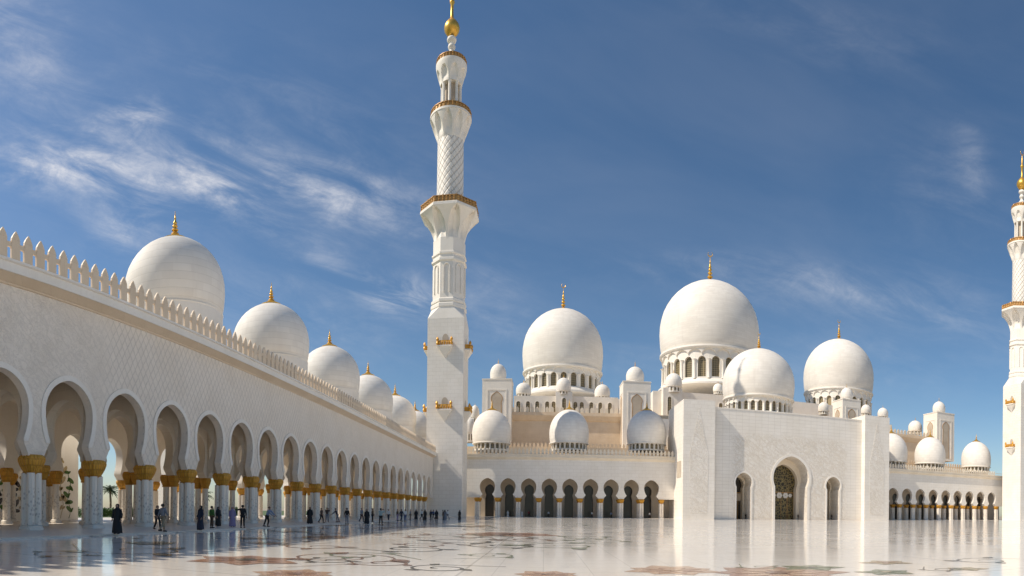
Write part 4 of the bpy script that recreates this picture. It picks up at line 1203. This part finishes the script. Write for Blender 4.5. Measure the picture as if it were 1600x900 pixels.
def palm(x, y, h, seed, lab):
    rnd = random.Random(seed)
    t = thing('palm_tree', lab, 'palm tree', (x, y, 0), 'palms in the garden', local=True)
    pts = [(.15 * math.sin(i * .5), .1 * i / 8, h * i / 8) for i in range(9)]
    part('trunk', MB().tube(pts, [.28 - .012 * i for i in range(9)], 10), 'bark', t)
    mb = MB()
    for k in range(30):
        a = 2 * PI * k / 30 + rnd.uniform(-.1, .1); el = rnd.uniform(-.3, 1.1); L = rnd.uniform(2.0, 2.8)
        prev = None
        for i in range(9):
            s = i / 8
            rad_ = L * s * math.cos(el * (1 - s)); zz = L * s * math.sin(el) - 1.3 * s * s
            c = Vector((pts[-1][0] + rad_ * math.cos(a), pts[-1][1] + rad_ * math.sin(a), h + zz))
            side = Vector((-math.sin(a), math.cos(a), 0)) * (.42 * math.sin(PI * min(.98, s + .08)))
            if prev:
                for sg in (-1, 1):
                    mb.face([mb.v(*prev[0]), mb.v(*c), mb.v(*(c + side * sg - Vector((0, 0, .16)))), mb.v(*((prev[0] + c) / 2 + prev[1] * sg * .7 - Vector((0, 0, .12))))])
            prev = (c, side)
    part('crown', mb, 'palm_green', t, 0)
pp = [at_x(172, 765, -80), at_x(445, 765, -66), at_x(120, 768, -75)]
palm(-80, pp[0].y, 5.0, 1, 'palm tree seen against the sky through the arch behind the woman in the black robe')
palm(-72, 108, 4.4, 2, 'palm tree glimpsed between the middle columns of the arcade')
palm(-66, 40, 5.2, 3, 'palm tree beyond the nearest arches')
for i, (x, y, lab) in enumerate(((-60, 50.5, 'pale canvas parasol in the garden behind the woman in the black robe'),)):
    t = thing('parasol', lab, 'parasol', (x, y, 0), None, local=True)
    part('pole', MB().lathe([(.05, 0), (.05, 2.5)], seg=8), 'bark', t)
    part('canopy', MB().lathe([(1.9, 2.1), (1.9, 2.2), (.05, 2.95)], seg=8), 'canvas', t, 0)
# pale garden tower with a row of dark slots
tp = at_x(276, 745, -52)
t = thing('garden_tower', 'slim white tower with a line of dark square slots seen through the fourth arch', 'tower', (-52, tp.y, 0), None)
part('body', MB().box(-54, -52, tp.y - 1.9, tp.y + 1.9, -.2, 12), 'plain_marble', t, 0)
for k in range(11):
    part('slot', MB().box(-52.02, -51.95, tp.y - .3, tp.y + .3, 2.2 + k * .72, 2.2 + k * .72 + .42), 'glazing', t, 0)

# ------------------------------------------------------------------ people
def skin_mesh(name, verts, edges, radii, root=0, sub=1):
    me = bpy.data.meshes.new(name); me.from_pydata(verts, edges, [])
    o = bpy.data.objects.new(name, me); COL.objects.link(o)
    md = o.modifiers.new('skin', 'SKIN'); md.use_smooth_shade = True
    sv = me.skin_vertices[0].data
    for i, r in enumerate(radii):
        sv[i].radius = r if isinstance(r, tuple) else (r, r); sv[i].use_root = (i == root)
    s2 = o.modifiers.new('sub', 'SUBSURF'); s2.levels = sub; s2.render_levels = sub
    bpy.context.view_layer.update()
    dg = bpy.context.evaluated_depsgraph_get()
    out = bpy.data.meshes.new_from_object(o.evaluated_get(dg))
    bpy.data.objects.remove(o); bpy.data.meshes.remove(me)
    out.name = name
    return out
POSES = {
    'stand': dict(el=(.25, .02, 1.12), er=(-.25, .02, 1.12), wl=(.26, -.08, .87), wr=(-.26, -.08, .87), kl=(.1, 0, .5), kr=(-.1, 0, .5), al=(.11, .02, .08), ar=(-.11, .02, .08), lean=0),
    'walk': dict(el=(.25, .1, 1.14), er=(-.25, -.08, 1.14), wl=(.24, .2, .92), wr=(-.24, -.25, .95), kl=(.1, -.16, .52), kr=(-.1, .04, .5), al=(.1, -.2, .08), ar=(-.1, .32, .14), lean=-.02),
    'point': dict(el=(.46, -.05, 1.34), er=(-.25, .02, 1.12), wl=(.68, -.1, 1.48), wr=(-.26, -.08, .87), kl=(.1, 0, .5), kr=(-.1, 0, .5), al=(.12, .02, .08), ar=(-.12, .02, .08), lean=0),
    'photo': dict(el=(.27, -.22, 1.3), er=(-.27, -.22, 1.3), wl=(.1, -.42, 1.55), wr=(-.1, -.42, 1.55), kl=(.12, 0, .5), kr=(-.12, 0, .5), al=(.16, .02, .08), ar=(-.16, .02, .08), lean=.02),
    'lean': dict(el=(.22, -.3, 1.06), er=(-.22, -.3, 1.06), wl=(.2, -.5, .95), wr=(-.2, -.5, .95), kl=(.1, -.1, .5), kr=(-.1, .08, .5), al=(.1, 0, .08), ar=(-.1, .25, .1), lean=-.24),
}
CACHE = {}
def pose_meshes(pose):
    if pose in CACHE: return CACHE[pose]
    q = POSES[pose]; L = q['lean']
    pel = (0, 0, .95); che = (0, L * .6, 1.28); nek = (0, L, 1.47); h0 = (0, L - .01, 1.56); h1 = (0, L - .02, 1.645); h2 = (0, L - .01, 1.715)
    sl = (.18, L * .9, 1.42); sr = (-.18, L * .9, 1.42)
    def off(p): return (p[0], p[1] + L * .9, p[2])
    el, er, wl, wr = off(q['el']), off(q['er']), off(q['wl']), off(q['wr'])
    hl, hr = (.095, 0, .9), (-.095, 0, .9)
    tl = (q['al'][0], q['al'][1] - .17, .04); tr_ = (q['ar'][0], q['ar'][1] - .17, .04)
    V = [pel, che, nek, h0, h1, h2, sl, el, wl, sr, er, wr, hl, q['kl'], q['al'], hr, q['kr'], q['ar'], tl, tr_]
    E_ = [(0, 1), (1, 2), (2, 3), (3, 4), (4, 5), (1, 6), (6, 7), (7, 8), (1, 9), (9, 10), (10, 11), (0, 12), (12, 13), (13, 14), (0, 15), (15, 16), (16, 17), (14, 18), (17, 19)]
    R = [(.13, .1), (.145, .1), .055, .075, (.082, .098), (.06, .07), .06, .042, .028, .06, .042, .028, .08, .055, .038, .08, .055, .038, .03, .03]
    body = skin_mesh('person_body', V, E_, R)
    # nose, ears and five-fingered hands welded into the body mesh
    mb = MB(); mb.bm.from_mesh(body)
    mb.tube([(0, L - .10, 1.655), (0, L - .135, 1.625)], [.008, .018], 6)
    for s in (-1, 1): mb.tube([(s * .08, L, 1.66), (s * .095, L + .01, 1.62)], [.02, .014], 6)
    for e_, w_ in ((el, wl), (er, wr)):
        d = (Vector(w_) - Vector(e_)).normalized(); a = d.cross(Vector((0, 1, .2))).normalized(); w0 = Vector(w_)
        mb.tube([w0, w0 + d * .05, w0 + d * .1], [.026, .042, .036], 8)
        for k in range(4):
            b0 = w0 + d * .09 + a * (.026 * (k - 1.5)); ln = (.075, .085, .08, .062)[k]
            mb.tube([b0, b0 + d * ln * .6, b0 + d * ln + Vector((0, -.02, 0))], [.0105, .0095, .007], 5)
        b0 = w0 + d * .03 + a * .03; mb.tube([b0, b0 + d * .03 + a * .03, b0 + d * .07 + a * .035], [.013, .011, .008], 5)
    mb.bm.to_mesh(body); mb.bm.free()
    for p in body.polygons: p.use_smooth = True
    up = lambda p, q_, k: tuple(a + (b - a) * k for a, b in zip(p, q_))
    shirt = skin_mesh('shirt', [(0, 0, .9), che, (0, L * .95, 1.44), sl, el, up(el, wl, .75), sr, er, up(er, wr, .75)], [(0, 1), (1, 2), (1, 3), (3, 4), (4, 5), (1, 6), (6, 7), (7, 8)],
                      [(.165, .13), (.175, .125), .075, .082, .062, .045, .082, .062, .045])
    trou = skin_mesh('trousers', [(0, 0, .97), hl, q['kl'], up(q['kl'], q['al'], .93), hr, q['kr'], up(q['kr'], q['ar'], .93)], [(0, 1), (1, 2), (2, 3), (0, 4), (4, 5), (5, 6)],
                     [(.155, .12), .105, .078, .062, .105, .078, .062])
    rb_ = MB()
    prof = [(.30, .05, 0), (.285, .3, 0), (.25, .6, 0), (.215, .9, 0), (.185, 1.1, L * .5), (.2, 1.3, L * .8), (.19, 1.42, L * .95), (.09, 1.49, L)]
    rings = []
    for r, z, yo in prof:
        rings.append([rb_.v(r * math.cos(2 * PI * k / 24) * (1 + .05 * math.sin(k * 2.0) * (1.4 - z)), yo + r * .78 * math.sin(2 * PI * k / 24) * (1 + .05 * math.cos(k * 3.0) * (1.4 - z)), z) for k in range(24)])
    for a, b in zip(rings, rings[1:]):
        for k in range(24): rb_.face([a[k], a[(k + 1) % 24], b[(k + 1) % 24], b[k]])
    for s_, e_, w_ in ((sl, el, wl), (sr, er, wr)): rb_.tube([s_, e_, up(e_, w_, .85)], [.09, .08, .085], 10)
    robe = bpy.data.meshes.new('robe'); rb_.bm.to_mesh(robe); rb_.bm.free()
    hm = MB().lathe([(.04, -.02), (.1, .02), (.112, .07), (.1, .13), (.06, .165), (.01, .175)], (0, L + .02, 1.565), seg=20, lobes=lambda a, z: 1.0 if math.sin(a) > -.25 else .82)
    hair = bpy.data.meshes.new('hair'); hm.bm.to_mesh(hair); hm.bm.free()
    sm = MB().lathe([(.2, -.17), (.16, -.1), (.1, -.04), (.115, .04), (.118, .09), (.1, .15), (.05, .185), (.01, .19)], (0, L + .02, 1.56), seg=20, lobes=lambda a, z: 1.0 if (math.sin(a) > -.5 or z < -.02 or z > .13) else .70)
    scarf = bpy.data.meshes.new('headscarf'); sm.bm.to_mesh(scarf); sm.bm.free()
    sho = []
    for a in (q['al'], q['ar']):
        shm = MB().tube([(a[0], a[1] + .07, a[2] - .03), (a[0], a[1] - .06, a[2] - .03), (a[0], a[1] - .2, a[2] - .05)], [.045, .055, .038], 8)
        m_ = bpy.data.meshes.new('shoe'); shm.bm.to_mesh(m_); shm.bm.free(); sho.append(m_)
    for m in (robe, hair, scarf, *sho):
        for p in m.polygons: p.use_smooth = True
    for m in (body, shirt, trou, robe, hair, scarf, *sho):
        m.materials.clear(); m.materials.append(MATS['skin'])
    CACHE[pose] = dict(body=body, shirt=shirt, trousers=trou, robe=robe, hair=hair, headscarf=scarf, shoes=sho)
    return CACHE[pose]
def person(px, feet, z, label, pose, rz, parts, h=1.74, X=None):
    p = at_z(px, feet, z) if X is None else at_x(px, feet, X)
    ms = pose_meshes(pose)
    o = bpy.data.objects.new('person', ms['body']); COL.objects.link(o)
    o.location = (p.x, p.y, z); o.rotation_euler.z = rz; s = h / 1.74 * .93; o.scale = (s * 1.04, s * 1.04, s)
    tag(o, label, 'person', 'visitors in the court')
    for nm, m in parts.items():
        for me in (ms[nm] if nm == 'shoes' else [ms[nm]]):
            c = bpy.data.objects.new('shoe' if nm == 'shoes' else nm, me); COL.objects.link(c); c.parent = o
            c.material_slots[0].link = 'OBJECT'; c.material_slots[0].material = MATS[m]
    return o
def casual(a, b, hair='hair'): return dict(shirt=a, trousers=b, hair=hair, shoes='shoe')
def robed(a, scarf=None): return dict(robe=a, headscarf=scarf or a, shoes='shoe')
K = 'cloth_black'
person(183, 834, .1, 'person in a long black robe standing alone before the nearest gilded columns', 'stand', .3, robed(K), 1.70)
person(246, 828, .1, 'person in black clothes beside a man in a grey shirt by the second lit column', 'walk', 1.2, casual(K, K), 1.66)
person(254, 831, .1, 'man in a grey shirt and khaki trousers seen from behind near the slim garden tower', 'walk', 2.9, casual('cloth_grey', 'cloth_khaki'), 1.76)
person(313, 828, .1, 'person in a dark navy robe and black headscarf holding still before a wide column', 'stand', -.4, robed('cloth_navy', K), 1.68)
person(331, 825, .1, 'person in a bright green jacket and dark trousers between columns', 'stand', 2.8, casual('cloth_green', 'cloth_brown'), 1.68)
person(341, 822, .1, 'person in black right beside the one in the green jacket', 'stand', 1.4, robed(K), 1.62)
person(363, 823, .1, 'person in a long lilac robe and lilac headscarf', 'stand', .8, robed('cloth_lilac'), 1.62)
person(379, 825, .1, 'man in black stretching one arm out sideways beside the person in lilac', 'point', 3.4, casual(K, K), 1.78)
person(417, 823, .1, 'person in a pale blue shirt and black trousers bending forward by a column', 'lean', 1.5, casual('cloth_sky', K), 1.7)
person(484, 818.5, .1, 'person in a slim black robe standing alone in the middle of the arcade walk', 'stand', .2, robed(K), 1.72)
person(502, 817, .1, 'person in black trousers and brown top walking, first of a loose trio', 'walk', 1.4, casual('cloth_brown', K), 1.66)
person(511, 816, .1, 'person in a dark top and grey trousers with both arms raised to take a picture', 'photo', .6, casual('cloth_brown', 'cloth_grey'), 1.72)
person(527, 816, .1, 'person in a navy top leaning forward beside the broad man in black', 'lean', -1.2, casual('cloth_navy', 'cloth_grey'), 1.66)
person(542, 819, 0, 'broad man in a black jacket and grey trousers standing on the shaded floor', 'stand', 3.1, casual(K, 'cloth_grey'), 1.80)
person(565, 815.5, .1, 'person in a white and grey top behind the one in the long black robe', 'walk', 1.1, casual('cloth_grey', 'cloth_navy'), 1.7)
person(573, 819, 0, 'person in a long black robe between the broad man and the one in teal', 'stand', .5, robed(K), 1.68)
person(582, 816, .1, 'person in a brown jacket standing beside a far column', 'stand', 2.2, casual('cloth_brown', K), 1.7)
person(595, 820.5, 0, 'person in a pale teal shirt and black trousers raising both hands with a camera', 'photo', 2.9, casual('cloth_teal', K), 1.80)
far = [(607, 814, 'person in a pale shirt alone just right of the one in teal', 'walk', casual('cloth_white', 'cloth_navy')), (621, 813.5, 'person in a brown top and lilac skirt left of the pair in jeans', 'stand', casual('cloth_brown', 'cloth_lilac')),
       (627, 814.5, 'person in a navy top and navy trousers, left one of the pair in jeans', 'walk', casual('cloth_navy', 'cloth_navy')), (633, 814.5, 'person in a white shirt and blue jeans, right one of the pair in jeans', 'stand', casual('cloth_white', 'cloth_blue')),
       (641, 812.5, 'person in a plain grey top right of the pair in jeans', 'stand', casual('cloth_grey', 'cloth_brown')), (650, 812, 'person in a slim black robe standing between two far columns', 'stand', robed(K)),
       (659, 812, 'person in a white shirt at the left end of the distant crowd', 'walk', casual('cloth_white', K)), (664, 812.5, 'person in a black robe second from the left end of the distant crowd', 'stand', robed(K)),
       (673, 811.5, 'person in a navy jacket in the dark middle of the distant crowd', 'stand', casual('cloth_navy', K)), (677, 811.5, 'person in a blue shirt in the dark middle of the distant crowd', 'walk', casual('cloth_blue', K)),
       (682, 811.5, 'person in a black robe right of the blue shirt in the distant crowd', 'stand', robed(K)), (692, 811.5, 'person in brown clothes at the foot of the near minaret', 'stand', casual('cloth_brown', K)),
       (695, 811.5, 'person in a grey robe at the foot of the near minaret', 'stand', robed('cloth_grey', K)), (699.5, 811, 'person in a white top at the right end of the distant crowd', 'walk', casual('cloth_white', 'cloth_grey')),
       (718, 812.5, 'person in black alone before the right edge of the near minaret', 'stand', robed(K))]
for i, (px, f, lab, po, cl) in enumerate(far):
    person(px, f, 0, lab, po, i * 1.3, cl, 1.74)
for px, lab, po, cl, y in ((793.5, 'person in a long white robe in the second doorway of the left gallery', 'stand', robed('cloth_white'), 151.8), (815.5, 'person in a white robe beside a column of the left gallery', 'stand', robed('cloth_white'), 151.5),
                        (826, 'person in a red top inside the third doorway of the left gallery', 'walk', casual('cloth_red', K), 152.5), (857, 'person in a white shirt in the fourth doorway of the left gallery', 'stand', casual('cloth_white', K), 152.0),
                        (925, 'person in a white shirt and dark trousers in the sixth doorway of the left gallery', 'walk', casual('cloth_white', 'cloth_navy'), 152.0), (1015, 'person in a white top in the last doorway beside the portal', 'stand', casual('cloth_white', K), 152.0),
                        (955, 'person in a pale blue top in the seventh doorway of the left gallery', 'stand', casual('cloth_sky', K), 152.0)):
    x = at_y(px, 806, y).x
    o = person(px, 806, .05, lab, po, .4, cl, 1.76)
    o.location = (x, y, .05)
for px, lab in ((1165, 'person in dark clothes just inside the left side doorway of the portal'), (1247, 'person in dark clothes just inside the main doorway of the portal'), (1299.5, 'person in dark clothes just inside the right side doorway of the portal')):
    x = at_y(px, 812, YR + 3).x
    o = person(px, 812, .018, lab, 'stand', .3, casual(K, K), 1.74)
    o.location = (x, YR + 3, .018)
